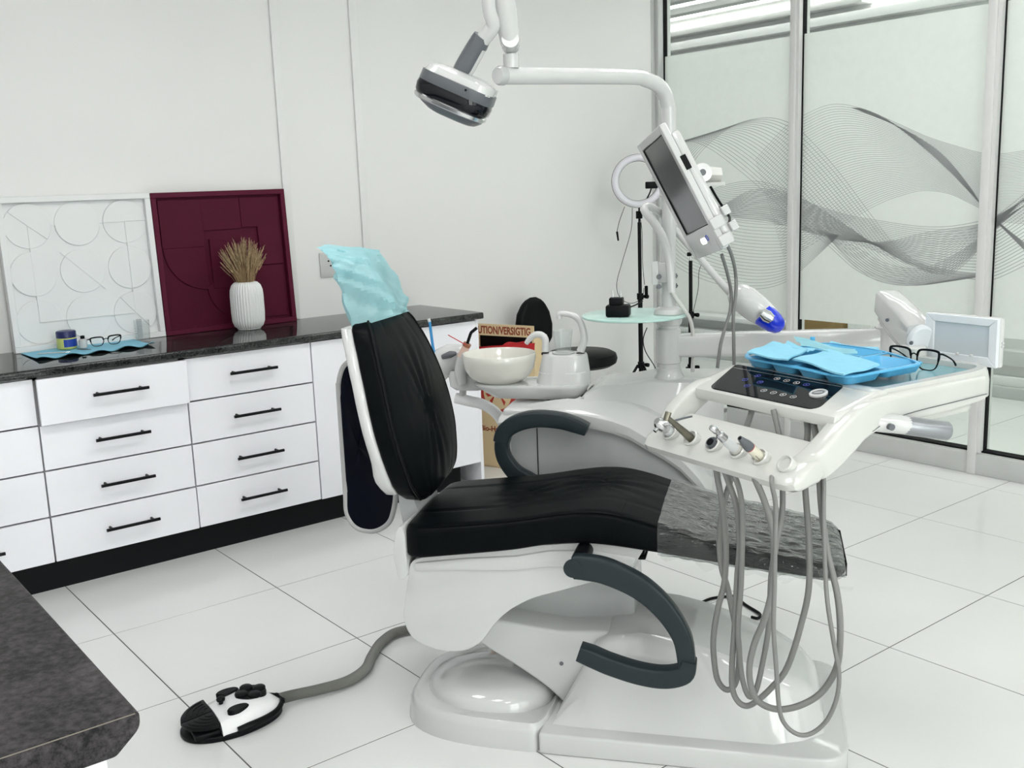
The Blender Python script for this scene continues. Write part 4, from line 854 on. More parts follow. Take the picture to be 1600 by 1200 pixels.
def hood_ring(x):
    e1 = interp(E1, x); e2 = interp(E2, x) if x > 0.03 else interp(E1, x) + 0.012; e3 = max(interp(E3, x), 0.70); lo = max(e1 - 0.05, 0.06)
    t = max(0, (x - 0.40) / 0.07); e3 -= 0.0 * t
    w3 = 0.455 if x > 0.05 else 0.42
    P = [(0.312, lo), (0.306, lo + 0.012), (0.307, e1 - 0.012), (0.316, e1 - 0.002), (0.33, e1 + 0.003), (0.37, e2 - 0.004), (0.385, e2), (0.395, e2 + 0.002), (w3 - 0.012, e3 - 0.006), (w3, e3), (w3 + 0.03, e3 + 0.002), (0.66, e3), (0.672, e3 - 0.012), (0.675, lo)]
    return [(x, y, z) for y, z in P]
part('hood', loft([[(x + 0.02, 0.34 + (y - 0.33) * 0.9, 0.70 + (z - 0.70) * 0.7) for x, y, z in hood_ring(-0.20)]] + [hood_ring(x) for x in HX]), WHITE, wu, CF, smooth=30)
part('cabinet_body', join(box(-0.165, 0.13, 0.36, 0.665, 0.0, 0.70, 0.01), box(0.13, 0.44, 0.36, 0.665, 0.47, 0.70, 0.01)), WHITE, wu, CF)
part('shelf_lip', box(-0.195, -0.05, 0.34, 0.60, 0.735, 0.778, 0.014, 3), WHITE, wu, CF)
pc = (0.302, 0.5)
po = part('post', join(lathe([(0.046, 0.848), (0.0465, 0.852), (0.040, 0.862), (0.036, 0.875), (0.035, 0.88), (0.0325, 0.882), (0.0325, 1.012), (0.030, 1.016)], 32, (*pc, 0)), rodz(*pc, 1.0, 1.22, 0.0215, 28)), WHITE, wu, CF)
part('lower_collar', lathe([(0.030, 1.012), (0.036, 1.015), (0.040, 1.028), (0.042, 1.0385)], 32, (*pc, 0)), WHITE, po, CF)
part('upper_collar', lathe([(0.046, 1.0485), (0.046, 1.055), (0.043, 1.063), (0.030, 1.070), (0.022, 1.071)], 32, (*pc, 0)), WHITE, po, CF)
solo('glass_tray', 'round frosted green glass shelf on the white post', 'glass shelf', lathe([(0.001, 1.0395), (0.158, 1.0395), (0.161, 1.0415), (0.161, 1.0455), (0.158, 1.0475), (0.001, 1.0475)], 64, (0.195, 0.50, 0)), GREENG, (0.195, 0.50, 1.0395), CF)
# black plug adapter lying on the glass shelf
AX, AY = 0.155, 0.44
ad = thing('plug_adapter', 'black power adapter with its two prongs up on the green glass shelf', 'adapter', (AX, AY, 1.0478), CF)
part('adapter_body', box(AX - 0.036, AX + 0.036, AY - 0.025, AY + 0.025, 1.048, 1.084, 0.006), BLACK, ad, CF)
part('plug_face', box(AX - 0.026, AX + 0.016, AY - 0.017, AY + 0.017, 1.083, 1.106, 0.004), BLACK, ad, CF)
for d in (-0.016, 0.008): part('prong', rodz(AX + d, AY, 1.105, 1.126, 0.0024, 10), CHROME, ad, CF)
part('lead', tube([(AX + 0.034, AY, 1.075), (AX + 0.055, AY + 0.01, 1.083), (AX + 0.072, AY + 0.02, 1.092)], 0.0022, 6), BLACK, ad, CF)
# spittoon
sp = thing('spittoon', 'white spittoon with cream bowl, filler column and two spouts', 'spittoon', (-0.15, 0.5, 0.778), CF)
part('swivel_ring', lathe([(0.045, 0.7785), (0.045, 0.788)], 28, (-0.045, 0.5, 0)), SLATE, sp, CF)
LP_ = [(-0.30, 0.0), (-0.20, 0.0), (0.04, 0.0)]
def stad(x0, x1, r0, r1, z, n=14):
    return [(x1 + r1 * cos(radians(-90 + 180 * i / n)), 0.5 + r1 * sin(radians(-90 + 180 * i / n)), z) for i in range(n + 1)] + [(x0 + r0 * cos(radians(90 + 180 * i / n)), 0.5 + r0 * sin(radians(90 + 180 * i / n)), z) for i in range(n + 1)]
part('arm_housing', loft([stad(-0.215, -0.03, 0.045, 0.05, 0.785), stad(-0.225, -0.03, 0.055, 0.066, 0.797), stad(-0.24, -0.028, 0.08, 0.078, 0.822), stad(-0.242, -0.028, 0.082, 0.079, 0.828), stad(-0.235, -0.028, 0.08, 0.078, 0.834)]), WHITE, sp, CF)
part('filler_column', loft([stad(-0.055, -0.003, 0.065, 0.058, 0.828), stad(-0.05, -0.003, 0.06, 0.0575, 0.86), stad(-0.045, -0.006, 0.052, 0.053, 0.918), stad(-0.045, -0.006, 0.049, 0.050, 0.924), stad(-0.045, -0.006, 0.03, 0.03, 0.925)]), WHITE, sp, CF)
part('cup_recess', lathe([(0.034, 0.9245), (0.036, 0.9275), (0.034, 0.929), (0.03, 0.926), (0.001, 0.9255)], 28, (-0.03, 0.5, 0)), GREYM, sp, CF)
part('bowl', lathe([(0.058, 0.829), (0.076, 0.836), (0.098, 0.853), (0.112, 0.878), (0.1175, 0.905), (0.1185, 0.921), (0.1165, 0.925), (0.1135, 0.921), (0.108, 0.895), (0.09, 0.862), (0.06, 0.846), (0.015, 0.84), (0.001, 0.838)], 56, (-0.24, 0.5, 0)), CERAM, sp, CF)
SPT = ((0.025,0.5,0.931),(0.038,0.5,0.969),(0.031,0.5,1.014),(0.014,0.5,1.038),(-0.01,0.5,1.048),(-0.035,0.5,1.05),(-0.04,0.5,1.044),(-0.039,0.5,1.034))
part('cup_spout', tube(SPT, [0.0125, 0.0118, 0.0105, 0.010, 0.009, 0.0085, 0.0085, 0.0085], 14), WHITE, sp, CF)
part('spout_ring', cyl((SPT[0][0], 0.5, 0.920), (SPT[0][0], 0.5, 0.9265), 0.0132, 18), BLACK, sp, CF)
SP2 = ((-0.088,0.5,0.93),(-0.086,0.5,0.965),(-0.098,0.5,0.982),(-0.119,0.5,0.983),(-0.136,0.5,0.971),(-0.149,0.5,0.955))
part('bowl_spout', tube(SP2, [0.0115, 0.0115, 0.011, 0.0105, 0.0095, 0.007], 14), WHITE, sp, CF)
part('spout_ring', cyl((SP2[0][0], 0.5, 0.920), (SP2[0][0], 0.5, 0.9265), 0.0125, 18), BLACK, sp, CF)
part('trim_line', loft([[(p[0] * 1.0, p[1], z + 0.02 * (p[0] + 0.03)) for p in [(-0.05 + 0.0585 * cos(radians(a)), 0.5 + 0.0585 * sin(radians(a)) ) for a in range(180, 275, 8)] + [(-0.003 + 0.0570 * cos(radians(a)), 0.5 + 0.0570 * sin(radians(a))) for a in range(272, 330, 8)]] for z in (0.868, 0.8695)], False), CEIL, sp, CF)
solo('drinking_cup', 'clear plastic drinking cup standing on the spittoon column', 'cup', lathe([(0.001, 0.930), (0.023, 0.930), (0.0245, 0.934), (0.0315, 0.995), (0.033, 0.998), (0.031, 0.997), (0.0235, 0.936), (0.001, 0.934)], 28, (-0.03, 0.5, 0)), CLEAR, (-0.03, 0.5, 0.930), CF)
# assistant's holder with suction tips
ah = thing('assistant_holder', 'white assistant instrument holder on a bent tube between backrest and bowl', 'instrument holder', (-0.20, 0.62, 0.60), CF)
part('bent_tube', tube(((-0.236,0.6,0.492),(-0.242,0.6,0.585),(-0.255,0.6,0.655),(-0.284,0.6,0.705),(-0.327,0.6,0.733),(-0.371,0.6,0.743),(-0.422,0.6,0.754)), 0.0185, 14), BRIGHT, ah, CF)
part('upright', cyl((-0.4,0.6,0.736), (-0.393,0.6,0.802), 0.012, 14), WHITE, ah, CF)
part('holder_body', loft([[(x + dx, 0.60 + dy, z) for dx, dy in rrect2(0.062 * s, 0.05 * s, 0.03 * s, 4)] for x, z, s in [(-0.369, 0.787, 0.75), (-0.369, 0.787 + 0.012, 1.0), (-0.369 - 0.005, 0.787 + 0.05, 1.0), (-0.369 - 0.008, 0.787 + 0.065, 0.85)]]), WHITE, ah, CF)
part('keypad_head', tube(((-0.502,0.6,0.834),(-0.466,0.6,0.871),(-0.424,0.6,0.896),(-0.379,0.6,0.915)), [0.045, 0.05, 0.045, 0.022], 16), WHITE, ah, CF)
part('keypad', tube(((-0.448,0.555,0.901),(-0.419,0.555,0.91),(-0.399,0.555,0.914)), [0.008, 0.012, 0.005], 12), SLATE, ah, CF, label='dark grey oval keypad')
su = thing('suction_handpiece', 'white suction handpiece with a bent black tip and a red stick, left of the bowl', 'handpiece', (-0.375,0.54,0.814), CF)
part('handpiece_body', tube(((-0.379,0.54,0.814),(-0.382,0.54,0.857),(-0.373,0.54,0.9),(-0.363,0.54,0.931),(-0.356,0.54,0.942)), [0.014, 0.021, 0.019, 0.012, 0.010], 14), WHITE, su, CF)
part('tape', tube(((-0.373,0.54,0.904),(-0.365,0.54,0.927),(-0.358,0.54,0.942)), [0.0185, 0.0135, 0.0115], 14), PINK, su, CF)
part('copper_collar', tube(((-0.36,0.54,0.939),(-0.354,0.54,0.949)), 0.0135, 14, 1), COPPER, su, CF)
part('suction_tip', tube(((-0.356,0.54,0.946),(-0.348,0.54,0.967),(-0.341,0.54,0.984),(-0.334,0.54,0.99),(-0.321,0.54,1)), 0.0052, 10, 3), BLACK, su, CF)
solo('red_stick', 'thin red-brown stick poking out of the suction handpiece', 'stick', tube(((-0.413,0.52,0.98),(-0.354,0.52,0.947)), 0.0017, 6, 1), REDLINE, (-0.354,0.52,0.947), CF)
bs = solo('blue_straw', 'upright blue suction straw with a white end showing behind the backrest', 'straw', join(tube(((-0.494,0.58,1.017),(-0.487,0.58,0.935),(-0.478,0.58,0.86)), 0.0050, 10, 3)), CYANST, (-0.478,0.58,0.86), CF)
part('straw_tip', tube(((-0.497,0.58,1.026),(-0.494,0.58,1.015)), 0.0054, 10, 1), WHITE, bs, CF)

# ================================================================== OPERATING LAMP
RT = Vector((0.971, 0.236, -0.036)); DN = Vector((0.0104, -0.191, -0.9816)); FW = Vector((-0.2386, 0.9528, -0.1878))
ol = thing('operating_lamp', 'white and slate operating lamp on an arm over the chair', 'lamp', (0.303, 0.5, 1.22), CF)
LE = Vector((-0.044,-0.1,1.714))
part('lamp_pole', tube([(0.303, 0.5, 1.215), (0.304, 0.5, 1.40), (0.305, 0.5, 1.62), (0.302, 0.495, 1.672), (0.285, 0.468, 1.713), (0.250, 0.413, 1.732), (0.20, 0.33, 1.736), tuple(LE)], 0.0215, 24, 6), WHITE, ol, CF)
DIR = (LE - Vector((0.2, 0.33, 1.736))).normalized()
part('end_cap', tube([LE, LE + DIR * 0.012, LE + DIR * 0.02], [0.0235, 0.0235, 0.019], 24, 1), GREYM, ol, CF)
J0 = LE - DIR * 0.03 + Vector((0, 0, 0.018)); J1 = J0 + Vector((0, 0, 0.033)); J2 = J1 + Vector((0, 0, 0.032))
part('joint_socket', cyl(J0, J1, 0.0195, 24), WHITE, ol, CF)
part('joint_pin', cyl(J1, J2, 0.0135, 20), CHROME, ol, CF)
A1 = ((-0.023,-0.1,1.791),(-0.025,-0.13,1.855),(-0.027,-0.18,1.962),(-0.029,-0.2,2.014))
sa = part('spring_arm', tube([Vector(A1[0]) + Vector((0, 0, -0.012)), A1[0], A1[1], A1[2], A1[3]], [0.019, 0.024, 0.0275, 0.0275, 0.025], 20), WHITE, ol, CF)
part('joint_cover', cyl(Vector(A1[0]) - FW * 0.026, Vector(A1[0]) + FW * 0.026, 0.021, 24), GREYM, sa, CF)
A2 = ((-0.034,-0.22,2.011),(-0.047,-0.2,1.946),(-0.055,-0.17,1.866),(-0.052,-0.15,1.834),(-0.058,-0.14,1.821),(-0.079,-0.13,1.803),(-0.093,-0.125,1.79))
part('swivel_tube', tube(A2, [0.019, 0.018, 0.0165, 0.017, 0.0185, 0.0185, 0.018], 18), WHITE, ol, CF)
part('apex_joint', tube([A1[3], tuple((Vector(A1[3]) + Vector(A2[0])) / 2 + Vector((0, 0, 0.03))), A2[0]], 0.03, 16), WHITE, ol, CF)
ST = ((-0.084,-0.125,1.804),(-0.104,-0.12,1.779),(-0.133,-0.115,1.739),(-0.161,-0.11,1.702))
hs = part('head_stem', tube(ST, [0.021, 0.023, 0.024, 0.022], 18), WHITE, ol, CF)
part('stem_grip', tube([Vector(p) - FW * 0.006 - RT * 0.0035 for p in ST], [0.0205, 0.0225, 0.0235, 0.020], 16), SLATE, hs, CF)
part('stem_collar', tube(((-0.091,-0.125,1.799),(-0.1,-0.122,1.785)), [0.0238, 0.0245], 20, 1), SLATE, hs, CF)
HC = Vector((-0.166,-0.11,1.678))
e1 = (RT * 0.915 + DN * 0.40).normalized(); e3 = (DN * 0.915 - RT * 0.40 + FW * 0.30).normalized(); e3 = (e3 - e1 * e1.dot(e3)).normalized(); e2 = e1.cross(e3)
def hring(t, w_, d_, sh=0.0, r=0.6):
    return [tuple(HC + e1 * (x + sh) + e2 * y + e3 * t) for x, y in rrect2(w_, d_, min(w_, d_) * r, 6)]
hd = part('lamp_head', loft([hring(-0.056, 0.045, 0.040, 0.012), hring(-0.053, 0.070, 0.058, 0.010), hring(-0.046, 0.086, 0.072, 0.008), hring(-0.026, 0.091, 0.077, 0.004), hring(-0.018, 0.086, 0.072, 0.003), hring(0.012, 0.085, 0.071, 0.002)]), WHITE, ol, CF)
NEAR = -1 if e2.dot(FW) > 0 else 1
def nearhalf(t, w_, d_, sh=0.0, r=0.75):
    # the outline's near side only: a band that wraps the side of the head facing the chair's near side
    P = rrect2(w_, d_, min(w_, d_) * r, 8); P = [(x, NEAR * max(y, -d_ * 0.62)) for x, y in P]
    return [tuple(HC + e1 * (x + sh) + e2 * y + e3 * t) for x, y in P]
part('slate_band', loft([nearhalf(-0.030, 0.090, 0.079, 0.003), nearhalf(-0.029, 0.0945, 0.084, 0.003), nearhalf(-0.006, 0.0955, 0.085, 0.003), nearhalf(-0.003, 0.094, 0.083, 0.003)]), SLATE, hd, CF)
part('glass_front', loft([nearhalf(-0.004, 0.0945, 0.0835, 0.002), nearhalf(0.006, 0.0965, 0.086, 0.002), nearhalf(0.022, 0.0945, 0.084, 0.002), nearhalf(0.030, 0.088, 0.077, 0.0)]), SMOKE, hd, CF)
part('chrome_edge', loft([nearhalf(0.027, 0.090, 0.080, 0.001), nearhalf(0.030, 0.093, 0.083, 0.001), nearhalf(0.038, 0.0915, 0.081, 0.002), nearhalf(0.041, 0.086, 0.075, 0.002)]), CHROME, hd, CF)
part('lower_lens', loft([nearhalf(0.038, 0.083, 0.072, 0.004), nearhalf(0.045, 0.079, 0.068, 0.008), nearhalf(0.055, 0.062, 0.054, 0.014), nearhalf(0.058, 0.05, 0.045, 0.016)]), SLATE, hd, CF)
part('light_window', loft([hring(0.011, 0.086, 0.072), hring(0.030, 0.080, 0.066), hring(0.040, 0.06, 0.05)]), SMOKE, hd, CF)
part('sensor', cyl(HC + e1 * 0.035 + e2 * NEAR * 0.0835 - e3 * 0.022, HC + e1 * 0.035 + e2 * NEAR * 0.087 - e3 * 0.022, 0.003, 10), BLACK, hd, CF)

# ================================================================== MONITOR on the post
mo = thing('chair_monitor', 'white tilted monitor with a dark grey screen on the post above the chair', 'monitor', (0.36, 0.4, 1.40), CF)
TN = Vector((0.328,0.12,1.576)); TFa = Vector((0.225,0.35,1.563)); BN = Vector((0.492,0.12,1.252))
eh = (TN - BN); HH = eh.length; eh.normalize(); ew = (TN - TFa); ew = (ew - eh * ew.dot(eh)); WW = ew.length; ew.normalize(); en = eh.cross(ew).normalized()
if en.x > 0: en = -en
MC = (TN + TFa) / 2 - eh * HH / 2
MM = CF @ Matrix(((ew.x, eh.x, en.x, MC.x), (ew.y, eh.y, en.y, MC.y), (ew.z, eh.z, en.z, MC.z), (0, 0, 0, 1)))   # x to the near edge, y up the screen, z out of the screen
hw, hh = WW / 2, HH / 2
def ringframe(o, i, z0, z1): return join(*[box(*b, z0, z1, 0.002, 1) for b in ((o[0], i[0], o[2], o[3]), (i[1], o[1], o[2], o[3]), (i[0], i[1], o[2], i[2]), (i[0], i[1], i[3], o[3]))])
part('bezel', ringframe((-hw, hw, -hh, hh), (-hw + 0.020, hw - 0.020, -hh + 0.075, hh - 0.022), -0.012, 0.006), WHITE, mo, MM)
part('screen', box(-hw + 0.018, hw - 0.018, -hh + 0.073, hh - 0.02, -0.008, 0.0), SCREEN, mo, MM)
part('screen_edge', ringframe((-hw + 0.0195, hw - 0.0195, -hh + 0.0745, hh - 0.0215), (-hw + 0.024, hw - 0.0215, -hh + 0.077, hh - 0.0235), -0.002, 0.0032), BLACK, mo, MM)
part('back_cover', box(-hw + 0.004, hw - 0.004, -hh + 0.006, hh - 0.03, -0.040, -0.012, 0.010, 2), WHITE, mo, MM)
part('slot_cover', box(hw - 0.003, hw + 0.002, 0.045, 0.085, -0.020, -0.004, 0.001, 1), BLACK, mo, MM)
part('chin_recess', prism(rrect2(0.055, 0.017, 0.012, 4), 0.0055, 0.0068, 'z'), IVORY, mo, Matrix(MM) @ Matrix.Translation((0.01, -hh + 0.04, 0)))
part('lit_button', prism(rrect2(0.022, 0.009, 0.008, 4), 0.0065, 0.0085, 'z', 0.001, 1), INDIC, mo, MM @ Matrix.Translation((0.02, -hh + 0.04, 0)))
part('power_mark', join(tube([(0.055 + 0.008 * cos(radians(a)), -hh + 0.044 + 0.008 * sin(radians(a)), 0.0075) for a in range(-60, 241, 20)], 0.0014, 6, 1)), ICONB, mo, MM)
for k in range(2):
    part('side_clip', box(hw - 0.004, hw + 0.007, -hh + 0.055 - 0.05 * k, -hh + 0.085 - 0.05 * k, -0.03, 0.006, 0.002, 1), WHITE, mo, MM)
    part('back_clip', box(hw - 0.03, hw + 0.006, -hh + 0.075 - 0.045 * k, -hh + 0.10 - 0.045 * k, -0.058, -0.038, 0.002, 1), WHITE, mo, MM)
HG = Vector((0.416,0.27,1.464))
part('hinge_barrel', join(cyl(HG - FW * 0.006, HG + FW * 0.05, 0.026, 28)), WHITE, mo, CF)
part('hinge_screw', join(cyl(HG - FW * 0.009, HG - FW * 0.004, 0.009, 18)), SLATE, mo, CF)
part('arm_bracket', join(tube([HG + FW * 0.03 + RT * 0.01, HG + FW * 0.03 + RT * 0.058], [0.024, 0.020], 4, 1), box(HG.x - 0.01, HG.x + 0.062, HG.y, HG.y + 0.05, HG.z - 0.036, HG.z - 0.026)), IVORY, mo, CF)
part('wall_arm', tube([HG + FW * 0.03, (0.39, 0.42, 1.45), (0.34, 0.48, 1.43), (0.303, 0.5, 1.43)], 0.016, 14), WHITE, mo, CF)
part('arm_ring', rodz(0.303, 0.5, 1.40, 1.46, 0.027, 24, 0.003), WHITE, mo, CF)
part('black_lead', tube(((0.436,0.3,1.427),(0.457,0.3,1.39),(0.487,0.26,1.348),(0.491,0.23,1.334),(0.486,0.2,1.323)), 0.0036, 8), BLACK, mo, CF)
part('signal_cable', tube(((0.484,0.16,1.281),(0.497,0.22,1.243),(0.504,0.34,1.186),(0.506,0.34,1.131),(0.499,0.34,1.067),(0.5,0.34,1.003),(0.502,0.34,0.915)), 0.0050, 10), HOSE, mo, CF)
part('signal_cable', tube(((0.472,0.2,1.245),(0.484,0.25,1.194),(0.492,0.34,1.131),(0.49,0.34,1.076),(0.475,0.33,1.023),(0.464,0.32,0.978),(0.456,0.31,0.914)), 0.0048, 10), HOSE, mo, CF)

# ================================================================== WHITENING LAMP on its bent arm
wl = thing('whitening_lamp', 'white lamp head with blue nose on a long bent white arm', 'lamp', (0.303, 0.5, 1.17), CF)
part('post_clamp', join(box(0.262, 0.322, 0.466, 0.532, 1.145, 1.205, 0.004), box(0.255, 0.275, 0.455, 0.49, 1.14, 1.21, 0.004)), WHITE, wl, CF)
for b_, x, y in ((0.455, 1028, 432), (0.455, 1028, 448)):
    P = Vector((0.277,0.455,1.165) if y == 432 else (0.277,0.455,1.135))
    part('clamp_bolt', cyl(P - FW * 0.004, P + FW * 0.012, 0.0075, 14), SLATE, wl, CF)
for x, y in ((0, 0), (0, 1)):
    P = Vector((0.323,0.5,1.163) if y == 0 else (0.323,0.5,1.133))
    part('wing_bolt', join(cyl(P - RT * 0.012, P + RT * 0.006, 0.003, 8), cyl(P - DN * 0.007, P + DN * 0.007, 0.004, 8)), SLATE, wl, CF)
GA = ((0.315,0.44,1.121),(0.313,0.44,1.17),(0.308,0.44,1.218),(0.292,0.44,1.28),(0.266,0.44,1.326),(0.245,0.44,1.351),(0.237,0.445,1.366),(0.241,0.46,1.373),(0.256,0.48,1.37),(0.279,0.52,1.349),(0.31,0.53,1.31),(0.395,0.52,1.212),(0.449,0.49,1.152),(0.495,0.46,1.105))
part('bent_arm', tube(GA, [0.0125] * 7 + [0.012, 0.0115, 0.011, 0.0105, 0.0105, 0.011, 0.012], 14), WHITE, wl, CF)
def axis_loft(P0, P1, secs, side, n=28):
    P0 = Vector(P0); P1 = Vector(P1); d = (P1 - P0); L = d.length; d.normalize(); s_ = Vector(side); s_ = (s_ - d * s_.dot(d)).normalized(); u = d.cross(s_)
    return loft([[tuple(P0 + d * t * L + (s_ * cos(2 * pi * i / n) * rs + u * (sin(2 * pi * i / n) * ru + off))) for i in range(n)] for t, ru, rs, off in secs])
L0 = (0.49,0.45,1.125); L1 = (0.636,0.45,1.009)
part('lamp_body', axis_loft(L0, L1, [(0.0, 0.016, 0.016, 0), (0.04, 0.026, 0.03, 0), (0.12, 0.038, 0.04, 0.0), (0.3, 0.043, 0.044, 0), (0.5, 0.042, 0.043, 0), (0.66, 0.038, 0.038, 0), (0.80, 0.032, 0.034, 0), (0.84, 0.022, 0.024, 0)], FW), WHITE, wl, CF)
NB = (Vector(L0) * 0.35 + Vector(L1) * 0.65); PV = -FW * 0.012 - RT * 0.0
bn = part('blue_nose', axis_loft(Vector(L0).lerp(Vector(L1), 0.56) + PV + DN * 0.006, Vector(L1) + PV * 0.6 + DN * 0.003, [(0.0, 0.030, 0.030, 0), (0.06, 0.0345, 0.034, 0), (0.3, 0.0345, 0.034, 0), (0.6, 0.0315, 0.03, 0), (0.85, 0.024, 0.022, 0), (0.96, 0.014, 0.014, 0), (1.0, 0.004, 0.004, 0)], FW), BLUE, wl, CF)
WN = Vector((0.592,0.4,1.052))
dd = (Vector(L1) - Vector(L0)).normalized()
part('lens_window', axis_loft(WN - dd * 0.022, WN + dd * 0.022, [(0, 0.004, 0.006, 0), (0.12, 0.014, 0.012, 0), (0.5, 0.0185, 0.014, 0), (0.88, 0.014, 0.012, 0), (1, 0.004, 0.006, 0)], FW), CHROME, bn, CF)
part('power_cable', tube(((0.314,0.47,1.118),(0.329,0.47,1.094),(0.348,0.47,1.067),(0.365,0.48,1.037),(0.373,0.49,1),(0.376,0.5,0.949),(0.371,0.52,0.866)), 0.0062, 10), IVORY, wl, CF)

# ================================================================== INSTRUMENT TABLE (frame TF)
it = thing('instrument_table', 'white dental instrument table with black touch panel and side handle', 'instrument table', (0.23, 0.3, 0.85), TF)
OP = rpoly([(0.0, 0.10), (0.455, 0.10), (0.462, 0.50), (0.43, 0.595), (0.03, 0.595), (-0.01, 0.48)], [0.01, 0.01, 0.05, 0.05, 0.08, 0.05], 6)
IP = rpoly([(0.03, 0.150), (0.425, 0.150), (0.430, 0.50), (0.41, 0.562), (0.05, 0.562), (0.022, 0.48)], [0.02, 0.03, 0.04, 0.03, 0.05, 0.05], 6)
body = loft([[(x, y, z) for x, y in P] for P, z in ((OP, 0.895), (OP, 0.935), ([(0.2275 + (x - 0.2275) * 0.985, 0.34 + (y - 0.34) * 0.985) for x, y in OP], 0.956), ([(0.2275 + (x - 0.2275) * 0.965, 0.34 + (y - 0.34) * 0.965) for x, y in OP], 0.9665), (IP, 0.9665), (IP, 0.950))])
part('table_body', body, IVORY, it, TF)
part('pocket_mat', prism([(0.2275 + (x - 0.2275) * 0.995, 0.36 + (y - 0.36) * 0.995) for x, y in IP], 0.9505, 0.953, 'z'), mat('teal_mat', (0.20, 0.42, 0.47), 0.15), it, TF)
FP = [(-0.022, 0.905), (-0.027, 0.918), (-0.024, 0.930), (-0.012, 0.9365), (0.01, 0.9415), (0.125, 0.9687), (0.145, 0.969), (0.155, 0.965), (0.155, 0.895), (0.06, 0.893)]
def fring(s, q=1.0, dz=0.0): return [(s, 0.06 + (y - 0.06) * q, 0.925 + (z - 0.925) * q) for y, z in FP]
part('front_fascia', loft([fring(-0.012, 0.85), fring(-0.006, 0.96), fring(0.006), fring(0.445), fring(0.458, 0.97), fring(0.463, 0.85)]), IVORY, it, TF)
def PZ(d): return 0.9395 + 0.236 * d
BP = rpoly(((0.0592,-0.0157),(0.0038,0.1298),(0.3667,0.1156),(0.4032,-0.0166)), [0.02, 0.012, 0.012, 0.03], 6)
pnl = part('touch_panel', (lambda a: ([(x, y, PZ(y) + 0.0012) for x, y in a] + [(x, y, PZ(y) - 0.003) for x, y in a], [tuple(range(len(a))), tuple(range(2 * len(a) - 1, len(a) - 1, -1))] + [(i, (i + 1) % len(a), (i + 1) % len(a) + len(a), i + len(a)) for i in range(len(a))]))(BP), SMOKE, it, TF)
TS = Matrix.Rotation(math.atan(0.236), 4, 'X')
def onpanel(x, y, dz=0.0014): return TF @ Matrix.Translation((x, y, PZ(y) + dz)) @ TS
def ringm(r, w_, n=24):
    v = []; f = []
    for i in range(n):
        a = 2 * pi * i / n; v += [(r * cos(a), r * sin(a), 0), ((r - w_) * cos(a), (r - w_) * sin(a), 0), ((r - w_) * cos(a), (r - w_) * sin(a), 0.0004), (r * cos(a), r * sin(a), 0.0004)]
    for i in range(n):
        j = (i + 1) % n
        for k in range(4): f.append((4 * i + k, 4 * j + k, 4 * j + (k + 1) % 4, 4 * i + (k + 1) % 4))
    return v, f
ICON = ((0.1098,0.0567,0.9529),(0.1223,0.088,0.9603),(0.1592,0.0581,0.9532),(0.1453,0.029,0.9463),(0.2794,0.0877,0.9602),(0.1831,0.0912,0.961),(0.2149,0.0903,0.9608),(0.2482,0.0882,0.9603),(0.2075,0.0217,0.9446),(0.2398,0.0201,0.9442),(0.27,0.02,0.9442),(0.3023,0.019,0.944))
for k, p in enumerate(ICON):
    mk = ICONB if k < 5 else ICONW
    gl = [box(-0.0028, 0.0028, -0.0005, 0.0005, 0, 0.0004)] if k % 3 == 0 else [prism([(-0.0025, -0.002), (0.0025, -0.002), (0, 0.0025)], 0, 0.0004, 'z')] if k % 3 == 1 else [tube([(-0.0025, 0.001, 0.0002), (0, -0.0015, 0.0002), (0.003, 0.002, 0.0002)], 0.0005, 5, 1)]
    part('touch_icon', join(ringm(0.0078, 0.0009), *gl), mk, pnl, onpanel(p[0], p[1]), smooth=0)
gp_ = (0.3454,0.0546,0.9524)
GM = onpanel(gp_[0], gp_[1], 0.001)
gd = part('pressure_gauge', lathe([(0.0215, 0), (0.0215, 0.004), (0.019, 0.0058), (0.0155, 0.0055), (0.0145, 0.003), (0.001, 0.0028)], 36), WHITE, pnl, GM)
part('gauge_face', lathe([(0.0142, 0.0045), (0.001, 0.0046)], 30), mat('gauge_dial', (0.16, 0.17, 0.18), 0.3), pnl, GM)
part('gauge_needle', box(-0.010, 0.009, -0.0011, 0.0011, 0.0047, 0.0054), BRIGHT, pnl, GM @ Matrix.Rotation(0.6, 4, 'Z'))
part('under_body', prism(rpoly([(0.06, 0.16), (0.44, 0.16), (0.44, 0.50), (0.38, 0.56), (0.10, 0.56), (0.06, 0.5)], 0.03, 4), 0.862, 0.897, 'z', 0.012, 2), IVORY, it, TF)
rail = [(0.452, 0.50, 0.925), (0.455, 0.36, 0.924), (0.457, 0.22, 0.923), (0.459, 0.11, 0.921), (0.461, 0.045, 0.910), (0.461, 0.0, 0.886), (0.458, -0.04, 0.857), (0.450, -0.075, 0.832), (0.43, -0.10, 0.818)]
part('side_rail', strip(rail, [0.060, 0.066, 0.068, 0.070, 0.074, 0.076, 0.074, 0.070, 0.05], [0.036, 0.042, 0.045, 0.047, 0.05, 0.052, 0.052, 0.05, 0.04], (1, 0, 0), 6), IVORY, it, TF, smooth=50)
part('rail_seam', tube([(0.4745, 0.50, 0.912), (0.4778, 0.36, 0.911), (0.4806, 0.22, 0.910), (0.4826, 0.13, 0.904), (0.4842, 0.07, 0.888)], 0.0012, 6), SLATE, it, TF)
part('left_arm', strip([(0.006, 0.10, 0.925), (0.004, 0.02, 0.918), (0.002, -0.03, 0.896), (0.0, -0.075, 0.862), (0.004, -0.10, 0.835)], [0.05, 0.055, 0.06, 0.06, 0.05], [0.036, 0.036, 0.036, 0.036, 0.036], (1, 0, 0), 6), IVORY, it, TF, smooth=50)
